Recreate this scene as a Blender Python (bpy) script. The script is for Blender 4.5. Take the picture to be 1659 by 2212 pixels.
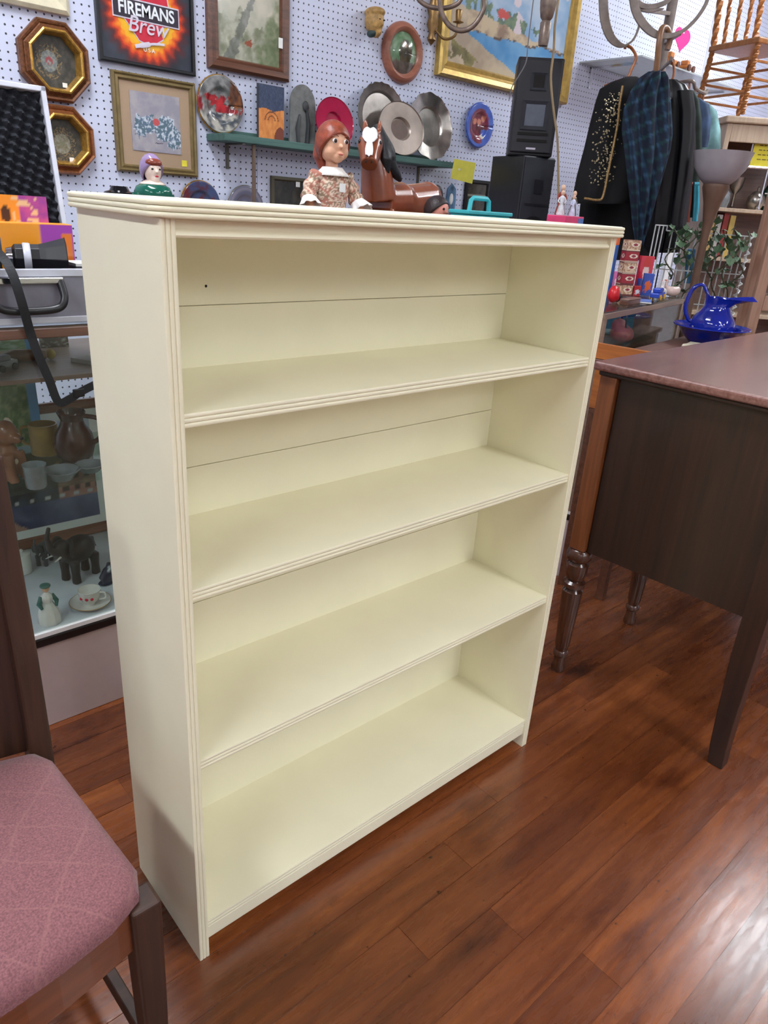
import bpy, bmesh, math, random
from mathutils import Vector, Matrix, noise as mnoise
random.seed(7)
for o in list(bpy.data.objects): bpy.data.objects.remove(o)
SC = bpy.context.scene
COL = SC.collection
PI = math.pi
V = Vector

# ------------------------------------------------------------------ camera
FPX = 1547.33                       # focal length in pixels of a 1659 x 2212 frame
RM = Matrix(((0.75013326, 0.21549411, -0.62518987),
             (-0.65816396, 0.33506133, -0.67420628),
             (0.06418946, 0.917222, 0.39317111)))
CP = V((-0.3712, -0.7892, 1.2288))
cd = bpy.data.cameras.new('camera'); cam = bpy.data.objects.new('camera', cd); COL.objects.link(cam)
cd.sensor_fit = 'HORIZONTAL'; cd.sensor_width = 36.0; cd.lens = FPX / 1659 * 36.0
cd.clip_start = 0.02; cd.clip_end = 100
m4 = RM.to_4x4(); m4.translation = CP; cam.matrix_world = m4
SC.camera = cam

# ------------------------------------------------------------------ light and exposure
wd = bpy.data.worlds.new('world'); SC.world = wd; wd.use_nodes = True
wd.node_tree.nodes['Background'].inputs[0].default_value = (0.75, 0.83, 1.0, 1)
wd.node_tree.nodes['Background'].inputs[1].default_value = 0.0
SC.view_settings.view_transform = 'Standard'
SC.view_settings.look = 'None'
SC.view_settings.gamma = 1.0
SC.view_settings.use_curve_mapping = False
SC.view_settings.exposure = 0.0
LAMP_POWER = 44.0                   # emission of every fluorescent diffuser
CEIL = 3.15
LAMPS = [(-2.25, 0.25), (-2.25, -1.1), (3.84, -0.1), (1.2, -2.5), (4.0, -3.4), (0.7, -4.9), (-2.4, -4.4), (0.7, -7.2), (0.25, 0.85), (4.9, 0.95), (-0.8, -6.3), (2.4, -5.2)]  # all out of view; the final pair is added to brighten the bookcase back

# ------------------------------------------------------------------ pixel -> place (distance always from a plane the thing touches)
def ray(u, v): return RM @ V(((u - 829.5) / FPX, -(v - 1106) / FPX, -1.0))
def PZ(u, v, z): d = ray(u, v); return CP + d * ((z - CP.z) / d.z)
def PY(u, v, y): d = ray(u, v); return CP + d * ((y - CP.y) / d.y)
NF = V((0.68, 0.7332, 0)).normalized(); NR = V((NF.y, -NF.x, 0)); UP = V((0, 0, 1))
def PN(u, v, dist): d = ray(u, v); return CP + d * (dist / d.dot(NF))   # upright plane at a horizontal distance

# ------------------------------------------------------------------ materials
def lin(c):
    c = c / 255.0
    return c / 12.92 if c <= 0.04045 else ((c + 0.055) / 1.055) ** 2.4
def S(r, g, b): return (lin(r), lin(g), lin(b), 1.0)
MATS = {}
def nt(name):
    m = bpy.data.materials.new(name); m.use_nodes = True
    t = m.node_tree; return m, t, t.nodes['Principled BSDF']
def N(t, typ, **kw):
    n = t.nodes.new(typ)
    for k, v in kw.items():
        if k in n.inputs: n.inputs[k].default_value = v
        else: setattr(n, k, v)
    return n
def ramp(t, stops):
    r = t.nodes.new('ShaderNodeValToRGB'); e = r.color_ramp.elements
    e[0].position, e[0].color = stops[0]; e[1].position, e[1].color = stops[-1]
    for p, c in stops[1:-1]:
        x = e.new(p); x.color = c
    return r
def mat(name, col, rough=0.5, metal=0.0, var=0.12, scale=30.0, bump=0.0, bscale=200.0, coat=0.0, spec=0.5, emit=None):
    """plain procedural material: colour with a soft noise variation and optional fine relief"""
    if name in MATS: return MATS[name]
    m, t, b = nt(name); L = t.links.new
    tc = N(t, 'ShaderNodeTexCoord')
    nz = N(t, 'ShaderNodeTexNoise', Scale=scale, Detail=4.0); L(tc.outputs['Object'], nz.inputs['Vector'])
    lo = [max(0, c * (1 - var)) for c in col[:3]] + [1]; hi = [min(1, c * (1 + var)) for c in col[:3]] + [1]
    r = ramp(t, [(0.3, lo), (0.7, hi)]); L(nz.outputs['Fac'], r.inputs['Fac']); L(r.outputs['Color'], b.inputs['Base Color'])
    b.inputs['Roughness'].default_value = rough; b.inputs['Metallic'].default_value = metal
    b.inputs['Coat Weight'].default_value = coat; b.inputs['Coat Roughness'].default_value = 0.1
    b.inputs['Specular IOR Level'].default_value = spec
    if bump:
        n2 = N(t, 'ShaderNodeTexNoise', Scale=bscale, Detail=3.0); L(tc.outputs['Object'], n2.inputs['Vector'])
        bp = N(t, 'ShaderNodeBump', Strength=bump, Distance=0.002); L(n2.outputs['Fac'], bp.inputs['Height']); L(bp.outputs['Normal'], b.inputs['Normal'])
    if emit:
        b.inputs['Emission Color'].default_value = col; b.inputs['Emission Strength'].default_value = emit
    MATS[name] = m; return m
def wood(name, c1, c2, axis=0, rough=0.35, scale=1.0, coat=0.2):
    if name in MATS: return MATS[name]
    m, t, b = nt(name); L = t.links.new
    tc = N(t, 'ShaderNodeTexCoord'); mp = N(t, 'ShaderNodeMapping'); L(tc.outputs['Object'], mp.inputs['Vector'])
    sc = [28 * scale] * 3; sc[axis] = 1.6 * scale; mp.inputs['Scale'].default_value = sc
    nz = N(t, 'ShaderNodeTexNoise', Scale=2.2, Detail=7.0, Roughness=0.62, Distortion=0.5); L(mp.outputs[0], nz.inputs['Vector'])
    r = ramp(t, [(0.3, c1), (0.5, tuple((a + q) / 2 for a, q in zip(c1, c2))), (0.72, c2)]); L(nz.outputs['Fac'], r.inputs['Fac'])
    L(r.outputs['Color'], b.inputs['Base Color']); b.inputs['Roughness'].default_value = rough
    b.inputs['Coat Weight'].default_value = coat; b.inputs['Coat Roughness'].default_value = 0.25
    bp = N(t, 'ShaderNodeBump', Strength=0.12, Distance=0.001); L(nz.outputs['Fac'], bp.inputs['Height']); L(bp.outputs['Normal'], b.inputs['Normal'])
    MATS[name] = m; return m
def vcol(name, rough=0.5, metal=0.0, coat=0.0):
    """reads a print / painted picture from the mesh's own colours"""
    if name in MATS: return MATS[name]
    m, t, b = nt(name); a = N(t, 'ShaderNodeAttribute', attribute_name='Col')
    t.links.new(a.outputs['Color'], b.inputs['Base Color'])
    b.inputs['Roughness'].default_value = rough; b.inputs['Metallic'].default_value = metal; b.inputs['Coat Weight'].default_value = coat
    MATS[name] = m; return m
def glass(name, tint=(0.93, 0.97, 0.95, 1), refl=0.12):
    if name in MATS: return MATS[name]
    m, t, b = nt(name); L = t.links.new; t.nodes.remove(b)
    out = [n for n in t.nodes if n.type == 'OUTPUT_MATERIAL'][0]
    tr = N(t, 'ShaderNodeBsdfTransparent', Color=tint); gl = N(t, 'ShaderNodeBsdfGlossy', Roughness=0.03)
    lw = N(t, 'ShaderNodeLayerWeight', Blend=0.5); pw = N(t, 'ShaderNodeMath', operation='POWER'); pw.inputs[1].default_value = 5.0; mx = N(t, 'ShaderNodeMixShader')
    ma = N(t, 'ShaderNodeMath', operation='MULTIPLY_ADD'); ma.inputs[1].default_value = 0.6; ma.inputs[2].default_value = refl * 0.3
    L(lw.outputs['Facing'], pw.inputs[0]); L(pw.outputs[0], ma.inputs[0]); L(ma.outputs[0], mx.inputs[0]); L(tr.outputs[0], mx.inputs[1]); L(gl.outputs[0], mx.inputs[2]); L(mx.outputs[0], out.inputs['Surface'])
    MATS[name] = m; return m

# ------------------------------------------------------------------ mesh helpers
class MB:
    def __init__(s): s.v = []; s.f = []
    def add(s, vs, fs):
        o = len(s.v); s.v += [V(p) for p in vs]; s.f += [tuple(i + o for i in f) for f in fs]; return s
    def box(s, x0, x1, y0, y1, z0, z1, M=None):
        vs = [V((x, y, z)) for x in (x0, x1) for y in (y0, y1) for z in (z0, z1)]
        if M: vs = [M @ p for p in vs]
        return s.add(vs, [(0, 1, 3, 2), (4, 6, 7, 5), (0, 4, 5, 1), (2, 3, 7, 6), (0, 2, 6, 4), (1, 5, 7, 3)])
    def bar(s, a, b, w, h=None, up=UP):
        a, b = V(a), V(b); h = h or w; d = (b - a).normalized()
        x = d.cross(up)
        if x.length < 1e-4: x = d.cross(V((0, 1, 0)))
        x.normalize(); y = x.cross(d)
        vs = [p + x * sx * w / 2 + y * sy * h / 2 for p in (a, b) for sx, sy in ((-1, -1), (1, -1), (1, 1), (-1, 1))]
        return s.add(vs, [(3, 2, 1, 0), (4, 5, 6, 7), (0, 1, 5, 4), (1, 2, 6, 5), (2, 3, 7, 6), (3, 0, 4, 7)])
    def tube(s, pts, r, n=10, flat=1.0, up=UP, twist=0.0):
        pts = [V(p) for p in pts]; rs = r if isinstance(r, (list, tuple)) else [r] * len(pts)
        rings = []; px = None
        for i, p in enumerate(pts):
            d = (pts[min(i + 1, len(pts) - 1)] - pts[max(i - 1, 0)]).normalized()
            x = (px - d * px.dot(d)) if px else d.cross(up)
            if x.length < 1e-4: x = d.cross(V((0, 1, 0)))
            x.normalize(); y = d.cross(x); px = x
            rings.append([p + (x * math.cos(a) + y * math.sin(a) * flat) * rs[i] for a in (2 * PI * k / n + twist * i for k in range(n))])
        return s.rings(rings, True)
    def rings(s, rings, cap=True, closed=True):
        n = len(rings[0]); o = len(s.v)
        for r in rings: s.v += [V(p) for p in r]
        m = n if closed else n - 1
        for i in range(len(rings) - 1):
            for k in range(m):
                a, b = o + i * n + k, o + i * n + (k + 1) % n
                s.f.append((a, b, b + n, a + n))
        if cap:
            s.f.append(tuple(range(o + n - 1, o - 1, -1))); q = o + (len(rings) - 1) * n; s.f.append(tuple(range(q, q + n)))
        return s
    def lathe(s, prof, c=(0, 0, 0), n=24, axis=None, flute=0, famp=0.0):
        """prof: (radius, height) pairs around z (or around axis matrix)"""
        c = V(c); rings = []
        for r, z in prof:
            ring = []
            for k in range(n):
                a = 2 * PI * k / n; rr = r * (1 + famp * math.cos(flute * a)) if flute else r
                p = V((max(rr, 1e-5) * math.cos(a), max(rr, 1e-5) * math.sin(a), z))
                ring.append(c + (axis @ p if axis else p))
            rings.append(ring)
        return s.rings(rings, True)
    def ell(s, c, r, M=None, nu=14, nv=9):
        c = V(c); rings = []
        for i in range(1, nv):
            t = PI * i / nv - PI / 2
            ring = [V((r[0] * math.cos(t) * math.cos(2 * PI * k / nu), r[1] * math.cos(t) * math.sin(2 * PI * k / nu), r[2] * math.sin(t))) for k in range(nu)]
            rings.append([c + (M @ p if M else p) for p in ring])
        o = len(s.v); s.rings(rings, False)
        bp, tp = V((0, 0, -r[2])), V((0, 0, r[2])); b = len(s.v)
        s.v += [c + (M @ bp if M else bp), c + (M @ tp if M else tp)]
        q = o + (nv - 2) * nu
        for k in range(nu):
            s.f.append((o + (k + 1) % nu, o + k, b)); s.f.append((q + k, q + (k + 1) % nu, b + 1))
        return s
    def prism(s, poly, fn0, fn1):
        """poly 2D, extruded between two placing functions"""
        return s.rings([[fn0(*p) for p in poly], [fn1(*p) for p in poly]], True)
    def build(s, name, m, parent=None, smooth=False, bevel=0.0, loc=None, seg=2):
        me = bpy.data.meshes.new(name); me.from_pydata([tuple(p) for p in s.v], [], s.f); me.update()
        bm = bmesh.new(); bm.from_mesh(me); bmesh.ops.recalc_face_normals(bm, faces=bm.faces); bm.to_mesh(me); bm.free()
        o = bpy.data.objects.new(name, me); COL.objects.link(o)
        if m: me.materials.append(m)
        if parent: o.parent = parent
        if loc is not None: o.location = loc
        if bevel:
            b = o.modifiers.new('bevel', 'BEVEL'); b.width = bevel; b.segments = seg; b.limit_method = 'ANGLE'; b.angle_limit = math.radians(35)
        if smooth: shade(o)
        return o
def shade(o, ang=40):
    me = o.data
    me.polygons.foreach_set('use_smooth', [True] * len(me.polygons))
    try: me.set_sharp_from_angle(angle=math.radians(ang))
    except Exception: pass
def tag(o, label=None, cat=None, group=None, kind=None):
    if label: o['label'] = label
    if cat: o['category'] = cat
    if group: o['group'] = group
    if kind: o['kind'] = kind
    return o
def thing(name, label, cat, loc=(0, 0, 0), rz=0.0, group=None):
    o = bpy.data.objects.new(name, None); COL.objects.link(o); o.empty_display_size = 0.05
    o.location = loc; o.rotation_euler = (0, 0, rz); return tag(o, label, cat, group)
def struct(o): o['kind'] = 'structure'; return o
def copy_tree(o, parent=None):
    c = o.copy(); COL.objects.link(c); c.parent = parent
    for ch in list(o.children): copy_tree(ch, c)
    return c
def remesh(o, vox, it=6, fac=0.5):
    r = o.modifiers.new('skin', 'REMESH'); r.mode = 'VOXEL'; r.voxel_size = vox; r.use_smooth_shade = True
    q = o.modifiers.new('smooth', 'SMOOTH'); q.iterations = it; q.factor = fac
    return o
def spline(pts, n=8):
    pts = [V(p) for p in pts]; out = []
    P = [pts[0] * 2 - pts[1]] + pts + [pts[-1] * 2 - pts[-2]]
    for i in range(1, len(P) - 2):
        for k in range(n):
            t = k / n; a, b, c, d = P[i - 1], P[i], P[i + 1], P[i + 2]
            out.append(0.5 * ((2 * b) + (c - a) * t + (2 * a - 5 * b + 4 * c - d) * t * t + (3 * b - a - 3 * c + d) * t ** 3))
    return out + [pts[-1]]
def inset(poly, o):
    """move every side of a counter-clockwise polygon inwards by o"""
    n = len(poly); out = []
    for i in range(n):
        a, b, c = V(poly[i - 1]), V(poly[i]), V(poly[(i + 1) % n])
        d1, d2 = (b - a).normalized(), (c - b).normalized()
        n1, n2 = V((-d1.y, d1.x)), V((-d2.y, d2.x)); m = (n1 + n2); m = m / max(m.dot(n1), 0.2)
        out.append(b + m * o)
    return out
def frame_mesh(poly, prof):
    """frame moulding around a polygon lying in local x / z, front towards -y; prof = (inset, forward) pairs"""
    mb = MB(); rr = []
    for o, d in prof: rr.append([V((p.x, -d, p.y)) for p in inset([V(q) for q in poly], o)])
    mb.rings(rr + [rr[0]], False); return mb
def rectpoly(w, h): return [(-w / 2, -h / 2), (w / 2, -h / 2), (w / 2, h / 2), (-w / 2, h / 2)]
def fbm(x, y, s=1.0, o=4): return mnoise.fractal(V((x * s, y * s, 3.7)), 1.0, 2.0, o)
def mixc(a, b, t): t = max(0.0, min(1.0, t)); return tuple(x + (y - x) * t for x, y in zip(a, b))
def painted(name, w, h, nx, ny, fn, parent, m, y=0.0, disc=False, dome=0.0, thick=0.002, cx=0.0, cz=0.0):
    """a print: flat (or slightly domed) sheet in local x / z facing -y whose colours come from fn(u, v)"""
    vs = []; cs = []
    for j in range(ny + 1):
        for i in range(nx + 1):
            a, b = i / nx, j / ny
            if disc:
                q, p = a * 2 * PI, b
                x, z = p * math.cos(q) * w / 2, p * math.sin(q) * h / 2
                u, v = 0.5 + 0.5 * p * math.cos(q), 0.5 + 0.5 * p * math.sin(q)
                d = dome(p) if callable(dome) else dome * (1 - p * p)
            else:
                x, z = (a - 0.5) * w, (b - 0.5) * h; u, v = a, b; d = 0
            vs.append((cx + x, y - d, cz + z)); c = fn(u, v); cs.append((lin(max(0, min(255, c[0]))), lin(max(0, min(255, c[1]))), lin(max(0, min(255, c[2]))), 1))
    fs = [(j * (nx + 1) + i, j * (nx + 1) + i + 1, (j + 1) * (nx + 1) + i + 1, (j + 1) * (nx + 1) + i) for j in range(ny) for i in range(nx)]
    me = bpy.data.meshes.new(name); me.from_pydata(vs, [], fs); me.update()
    at = me.color_attributes.new('Col', 'FLOAT_COLOR', 'POINT')
    for i, c in enumerate(cs): at.data[i].color = c
    me.materials.append(m); o = bpy.data.objects.new(name, me); COL.objects.link(o)
    if parent: o.parent = parent
    sd = o.modifiers.new('thickness', 'SOLIDIFY'); sd.thickness = thick; sd.offset = 0
    if disc: shade(o, 60)
    return o
def text(name, body, size, m, parent, loc, rot=(PI / 2, 0, 0), shear=0.0, ext=0.0006, sx=1.0, bold=0.0):
    cu = bpy.data.curves.new(name, 'FONT'); cu.body = body; cu.size = size; cu.shear = shear; cu.extrude = ext; cu.offset = bold
    cu.align_x = 'CENTER'; cu.align_y = 'CENTER'
    t = bpy.data.objects.new('tmp', cu); COL.objects.link(t); bpy.context.view_layer.update()
    me = bpy.data.meshes.new_from_object(t.evaluated_get(bpy.context.evaluated_depsgraph_get()))
    bpy.data.objects.remove(t); me.materials.clear(); me.materials.append(m); me.name = name
    o = bpy.data.objects.new(name, me); COL.objects.link(o); o.parent = parent; o.location = loc; o.rotation_euler = rot; o.scale = (sx, 1, 1)
    return o
def slab(name, w, d, h, m, parent, loc, bevel=0.002):
    return MB().box(-w / 2, w / 2, -d / 2, d / 2, 0, h).build(name, m, parent, bevel=bevel, loc=loc)

# ------------------------------------------------------------------ common materials
M_cream = mat('cream paint', S(243, 238, 208), 0.38, var=0.02, scale=9, bump=0.10, bscale=160)
M_white = mat('white paint', S(236, 236, 236), 0.5, var=0.03)
M_black = mat('black plastic', S(26, 26, 30), 0.4, var=0.2)
M_gold = mat('gilt', S(176, 132, 62), 0.35, metal=0.6, var=0.35, scale=60, bump=0.4)
M_brass = mat('aged brass', S(140, 110, 70), 0.38, metal=0.8, var=0.25)
M_silver = mat('tarnished silver', S(182, 176, 168), 0.28, metal=0.9, var=0.3, scale=18, bump=0.15)
M_chrome = mat('chrome', S(215, 215, 220), 0.12, metal=1.0, var=0.05)
M_paper = mat('white paper', S(240, 240, 238), 0.7, var=0.03)
M_glass = glass('clear glass')
M_skin = mat('doll skin', S(226, 172, 140), 0.5, var=0.04)
M_walnut = wood('walnut frame', S(70, 40, 28), S(116, 72, 50), 0)
M_print = vcol('print'); M_gloss = vcol('glossy print', 0.18, coat=0.6); M_cloth = vcol('printed cloth', 0.85)
M_dark = mat('dark void', S(22, 18, 16), 0.8)

# ================================================================== SETTING
# floor: boards laid along x, one object each near the bookcase; the sub-floor carries the same wood further off
def floor_material(name, plank):
    m, t, b = nt(name); L = t.links.new
    geo = N(t, 'ShaderNodeNewGeometry'); oi = N(t, 'ShaderNodeObjectInfo')
    mp = N(t, 'ShaderNodeMapping'); mp.inputs['Scale'].default_value = (1.1, 13, 13)
    off = N(t, 'ShaderNodeVectorMath', operation='MULTIPLY_ADD'); L(oi.outputs['Random'], off.inputs[0]); off.inputs[1].default_value = (37, 91, 13); L(geo.outputs['Position'], off.inputs[2])
    L(off.outputs[0] if plank else geo.outputs['Position'], mp.inputs['Vector'])
    nz = N(t, 'ShaderNodeTexNoise', Scale=2.6, Detail=8.0, Roughness=0.65, Distortion=0.6); L(mp.outputs[0], nz.inputs['Vector'])
    r = ramp(t, [(0.22, S(78, 38, 22)), (0.45, S(116, 62, 32)), (0.62, S(136, 76, 38)), (0.82, S(166, 100, 52))]); L(nz.outputs['Fac'], r.inputs['Fac'])
    # every board has a tone of its own
    tone = ramp(t, [(0.0, (0.66, 0.60, 0.62, 1)), (0.5, (0.95, 0.92, 0.91, 1)), (1.0, (1.25, 1.2, 1.08, 1))]); L(oi.outputs['Random'], tone.inputs['Fac'])
    mu = N(t, 'ShaderNodeMix', data_type='RGBA', blend_type='MULTIPLY'); mu.inputs[0].default_value = 1.0 if plank else 0.0
    L(r.outputs['Color'], mu.inputs[6]); L(tone.outputs['Color'], mu.inputs[7])
    # worn dark stains and old varnish patches
    st = N(t, 'ShaderNodeTexNoise', Scale=3.1, Detail=5.0, Roughness=0.6); 
    m2 = N(t, 'ShaderNodeMapping'); m2.inputs['Scale'].default_value = (1.2, 2.6, 1); m2.inputs['Location'].default_value = (2.37, 5.1, 0); L(geo.outputs['Position'], m2.inputs['Vector']); L(m2.outputs[0], st.inputs['Vector'])
    sr = ramp(t, [(0.56, (1, 1, 1, 1)), (0.72, (0.42, 0.32, 0.34, 1))]); L(st.outputs['Fac'], sr.inputs['Fac'])
    m3 = N(t, 'ShaderNodeMix', data_type='RGBA', blend_type='MULTIPLY'); m3.inputs[0].default_value = 1.0
    L(mu.outputs[2], m3.inputs[6]); L(sr.outputs['Color'], m3.inputs[7])
    sp = N(t, 'ShaderNodeTexNoise', Scale=46.0, Detail=2.0); L(geo.outputs['Position'], sp.inputs['Vector'])
    spr = ramp(t, [(0.70, (1, 1, 1, 1)), (0.76, (0.25, 0.2, 0.2, 1))]); L(sp.outputs['Fac'], spr.inputs['Fac'])
    m4_ = N(t, 'ShaderNodeMix', data_type='RGBA', blend_type='MULTIPLY'); m4_.inputs[0].default_value = 1.0
    L(m3.outputs[2], m4_.inputs[6]); L(spr.outputs['Color'], m4_.inputs[7]); L(m4_.outputs[2], b.inputs['Base Color'])
    # scratches break the varnish
    wv = N(t, 'ShaderNodeTexNoise', Scale=1.0, Detail=6.0, Roughness=0.7, Distortion=0.5); m5 = N(t, 'ShaderNodeMapping'); m5.inputs['Scale'].default_value = (9, 60, 1); m5.inputs['Rotation'].default_value = (0, 0, 0.35)
    L(geo.outputs['Position'], m5.inputs['Vector']); L(m5.outputs[0], wv.inputs['Vector'])
    rr = ramp(t, [(0.3, (0.16, 0.16, 0.16, 1)), (0.75, (0.42, 0.42, 0.42, 1))]); L(wv.outputs['Fac'], rr.inputs['Fac']); L(rr.outputs['Color'], b.inputs['Roughness'])
    bp = N(t, 'ShaderNodeBump', Strength=0.22, Distance=0.0014); L(wv.outputs['Fac'], bp.inputs['Height']); L(bp.outputs['Normal'], b.inputs['Normal'])
    b.inputs['Specular IOR Level'].default_value = 0.5
    b.inputs['Coat Weight'].default_value = 0.6; b.inputs['Coat Roughness'].default_value = 0.2; L(bp.outputs['Normal'], b.inputs['Coat Normal'])
    return m
M_floor = floor_material('worn floorboards', False); M_plank = floor_material('worn floorboard', True)
floor = struct(MB().box(-5, 7, -9, 2.3, -0.06, -0.0015).build('floor', M_floor)); floor['label'] = 'worn red-brown hardwood floor of long boards'
PW = 0.083; pm = {}
def plank_mesh(L):
    if L not in pm:
        o = MB().box(0, L - 0.0012, 0.0006, PW - 0.0006, -0.012, 0).build('plank', M_plank); me = o.data; bpy.data.objects.remove(o); pm[L] = me
    return pm[L]
y = -1.66
while y < 1.0:
    x = -1.3 - random.random() * 0.9
    while x < 3.0:
        L = random.choice((0.5, 0.8, 1.1, 1.4, 1.8))
        o = bpy.data.objects.new('plank', plank_mesh(L)); COL.objects.link(o); o.parent = floor; o.location = (x, y, random.uniform(-0.0005, 0)); x += L
    y += PW

# pegboard: white hardboard sheets with holes one inch apart
def pegboard():
    m, t, b = nt('white pegboard'); L = t.links.new
    geo = N(t, 'ShaderNodeNewGeometry'); sx = N(t, 'ShaderNodeSeparateXYZ'); L(geo.outputs['Position'], sx.inputs[0])
    h = PY(645, 4.2, 2.1); acc = None
    for ax, ph in (('X', h.x), ('Z', h.z)):
        a = N(t, 'ShaderNodeMath', operation='SUBTRACT'); L(sx.outputs[ax], a.inputs[0]); a.inputs[1].default_value = ph - 0.0127 - 40 * 0.0254
        d = N(t, 'ShaderNodeMath', operation='DIVIDE'); L(a.outputs[0], d.inputs[0]); d.inputs[1].default_value = 0.0254
        f = N(t, 'ShaderNodeMath', operation='FRACT'); L(d.outputs[0], f.inputs[0])
        c = N(t, 'ShaderNodeMath', operation='SUBTRACT'); L(f.outputs[0], c.inputs[0]); c.inputs[1].default_value = 0.5
        p = N(t, 'ShaderNodeMath', operation='POWER'); L(c.outputs[0], p.inputs[0]); p.inputs[1].default_value = 2.0
        if acc is None: acc = p
        else:
            q = N(t, 'ShaderNodeMath', operation='ADD'); L(acc.outputs[0], q.inputs[0]); L(p.outputs[0], q.inputs[1]); acc = q
    r = ramp(t, [(0.012, S(48, 48, 62)), (0.024, S(210, 215, 237))]); L(acc.outputs[0], r.inputs['Fac']); L(r.outputs['Color'], b.inputs['Base Color'])
    b.inputs['Roughness'].default_value = 0.45
    return m
M_peg = pegboard(); M_wall = mat('painted wall', S(216, 216, 226), 0.7, var=0.02, scale=3)
YW = 2.1
wall = struct(MB().box(-5, 7, YW + 0.006, YW + 0.12, 0, CEIL).build('wall_back', M_wall))
xs = PY(993, 300, YW).x - 5 * 1.2192
while xs < 6.9:
    for z0, z1 in ((0.0, 0.7), (0.7, CEIL - 0.01)):
        o = MB().box(0.001, 1.2182, -0.006, 0.0, z0 + 0.001, z1 - 0.001).build('pegboard_panel', M_peg, wall, loc=(xs, YW + 0.006, 0))
    xs += 1.2192
struct(MB().box(-5.1, -5, -9, 2.2, 0, CEIL).build('wall_left', M_wall))
struct(MB().box(7, 7.1, -9, 2.2, 0, CEIL).build('wall_right', M_wall))
struct(MB().box(-5, 7, -9.1, -9, 0, CEIL).build('wall_front', M_wall))
M_ceil = mat('ceiling paint', S(190, 190, 190), 0.8, var=0.02, scale=3)
ceil = struct(MB().box(-5.1, 7.1, -9.1, 2.2, CEIL, CEIL + 0.1).build('ceiling', M_ceil))
M_tube = mat('lit fluorescent diffuser', (0.90, 0.95, 1.0, 1), 0.5, var=0.0, emit=LAMP_POWER)
l0 = None
for lx, ly in LAMPS:
    if l0 is None:
        l0 = thing('ceiling_light_offscreen', 'long white fluorescent ceiling light out of view, some added as fill', 'light', (lx, ly, CEIL), 0, 'fluorescent ceiling lights')
        MB().box(-0.16, 0.16, -0.62, 0.62, -0.06, 0.0).build('housing', M_white, l0, bevel=0.01)
        MB().box(-0.14, 0.14, -0.60, 0.60, -0.075, -0.0605).build('diffuser_offscreen', M_tube, l0)
    else:
        c = copy_tree(l0); c.location = (lx, ly, CEIL)

# ================================================================== BOOKCASE
BW, BD, BT = 0.907, 0.243, 0.0185
BH = 1.200; SET = 0.004
def reeded(t, depth, n=3, r=0.0022):
    """front edge of a board seen in section: n soft reeds across the thickness t; returns (front, across) points"""
    pts = []
    w = t / n
    for i in range(n):
        for k in range(7):
            a = PI * k / 6; pts.append((-(math.sin(a) ** 0.6) * r, i * w + w * (0.5 - 0.5 * math.cos(a))))
    return [(depth, 0)] + pts + [(depth, t)]
book = thing('bookcase', 'tall cream painted wooden bookcase with four reeded shelves', 'bookcase')
for x0 in (0.0, BW - BT):
    MB().prism(reeded(BT, BD), lambda a, b: (x0 + b, a + 0.0022, 0.0), lambda a, b: (x0 + b, a + 0.0022, BH)).build('side_panel', M_cream, book, smooth=True)
YB = 0.232
for zt in (0.9777, 0.7307, 0.4335):
    MB().prism(reeded(0.0185, YB - SET), lambda a, b: (BT, a + SET + 0.002, zt - b), lambda a, b: (BW - BT, a + SET + 0.002, zt - b)).build('shelf', M_cream, book, smooth=True)
sh = MB().prism(reeded(0.0140, YB - SET, 2), lambda a, b: (BT, a + SET + 0.002, 0.0818 - b), lambda a, b: (BW - BT, a + SET + 0.002, 0.0818 - b)).build('bottom_shelf', M_cream, book, smooth=True)
MB().box(BT, BW - BT, SET, SET + 0.02, 0.038, 0.0675).build('toe_rail', M_cream, book, bevel=0.002)
zz = [0.04, 0.306, 0.561, 0.815, 1.071, 1.1995]
for a, b in zip(zz, zz[1:]):
    MB().box(BT, BW - BT, YB + random.uniform(0, 0.0006), BD - 0.001, a + 0.0005, b - 0.0005).build('back_board', M_cream, book, bevel=0.0008)
hd = [(SET + 0.004, 1.1995), (SET + 0.004, 1.190), (SET + 0.0015, 1.188), (SET - 0.001, 1.1855), (SET - 0.0015, 1.183), (SET, 1.1808), (SET + 0.003, 1.1800), (SET + 0.018, 1.1800), (SET + 0.018, 1.1995)]
MB().prism(hd, lambda a, b: (BT, a, b), lambda a, b: (BW - BT, a, b)).build('header_rail', M_cream, book, smooth=True)
# crown: board with three reeds swept around back-left, chamfered front-left corner and right side
plan = [(0.0, BD - 0.002), (0.0, 0.010), (0.010, 0.0), (BW - 0.004, 0.0), (BW, 0.004), (BW, BD - 0.002)]
prof = [(0.004, 1.2002)]
for i in range(3):
    for k in range(7):
        a = PI * k / 6; prof.append((0.0085 + 0.0035 * math.sin(a) ** 0.6, 1.2010 + 0.0060 * (i + 0.5 - 0.5 * math.cos(a))))
prof += [(0.006, 1.2198)]
def outset(o, z):
    n = len(plan); out = []
    for i in range(n):
        b = V(plan[i]); ns = []
        if i > 0: d = (b - V(plan[i - 1])).normalized(); ns.append(V((-d.y, d.x)) * -1)
        if i < n - 1: d = (V(plan[i + 1]) - b).normalized(); ns.append(V((-d.y, d.x)) * -1)
        m = sum(ns, V((0, 0))); m = m / m.dot(ns[0]) if len(ns) > 1 else m
        q = b + m * o; out.append(V((q.x, q.y, z)))
    return out
c = MB(); c.rings([outset(o, z) for o, z in prof], True)
c.build('crown_top', M_cream, book, smooth=True)
n0 = PY(445, 618, YB); MB().lathe([(0.0022, 0), (0.002, 0.0006)], (0, 0, 0), 8, Matrix.Rotation(PI / 2, 3, 'X')).build('nail_hole', M_dark, book, loc=(n0.x, YB + 0.0002, n0.z))

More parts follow.
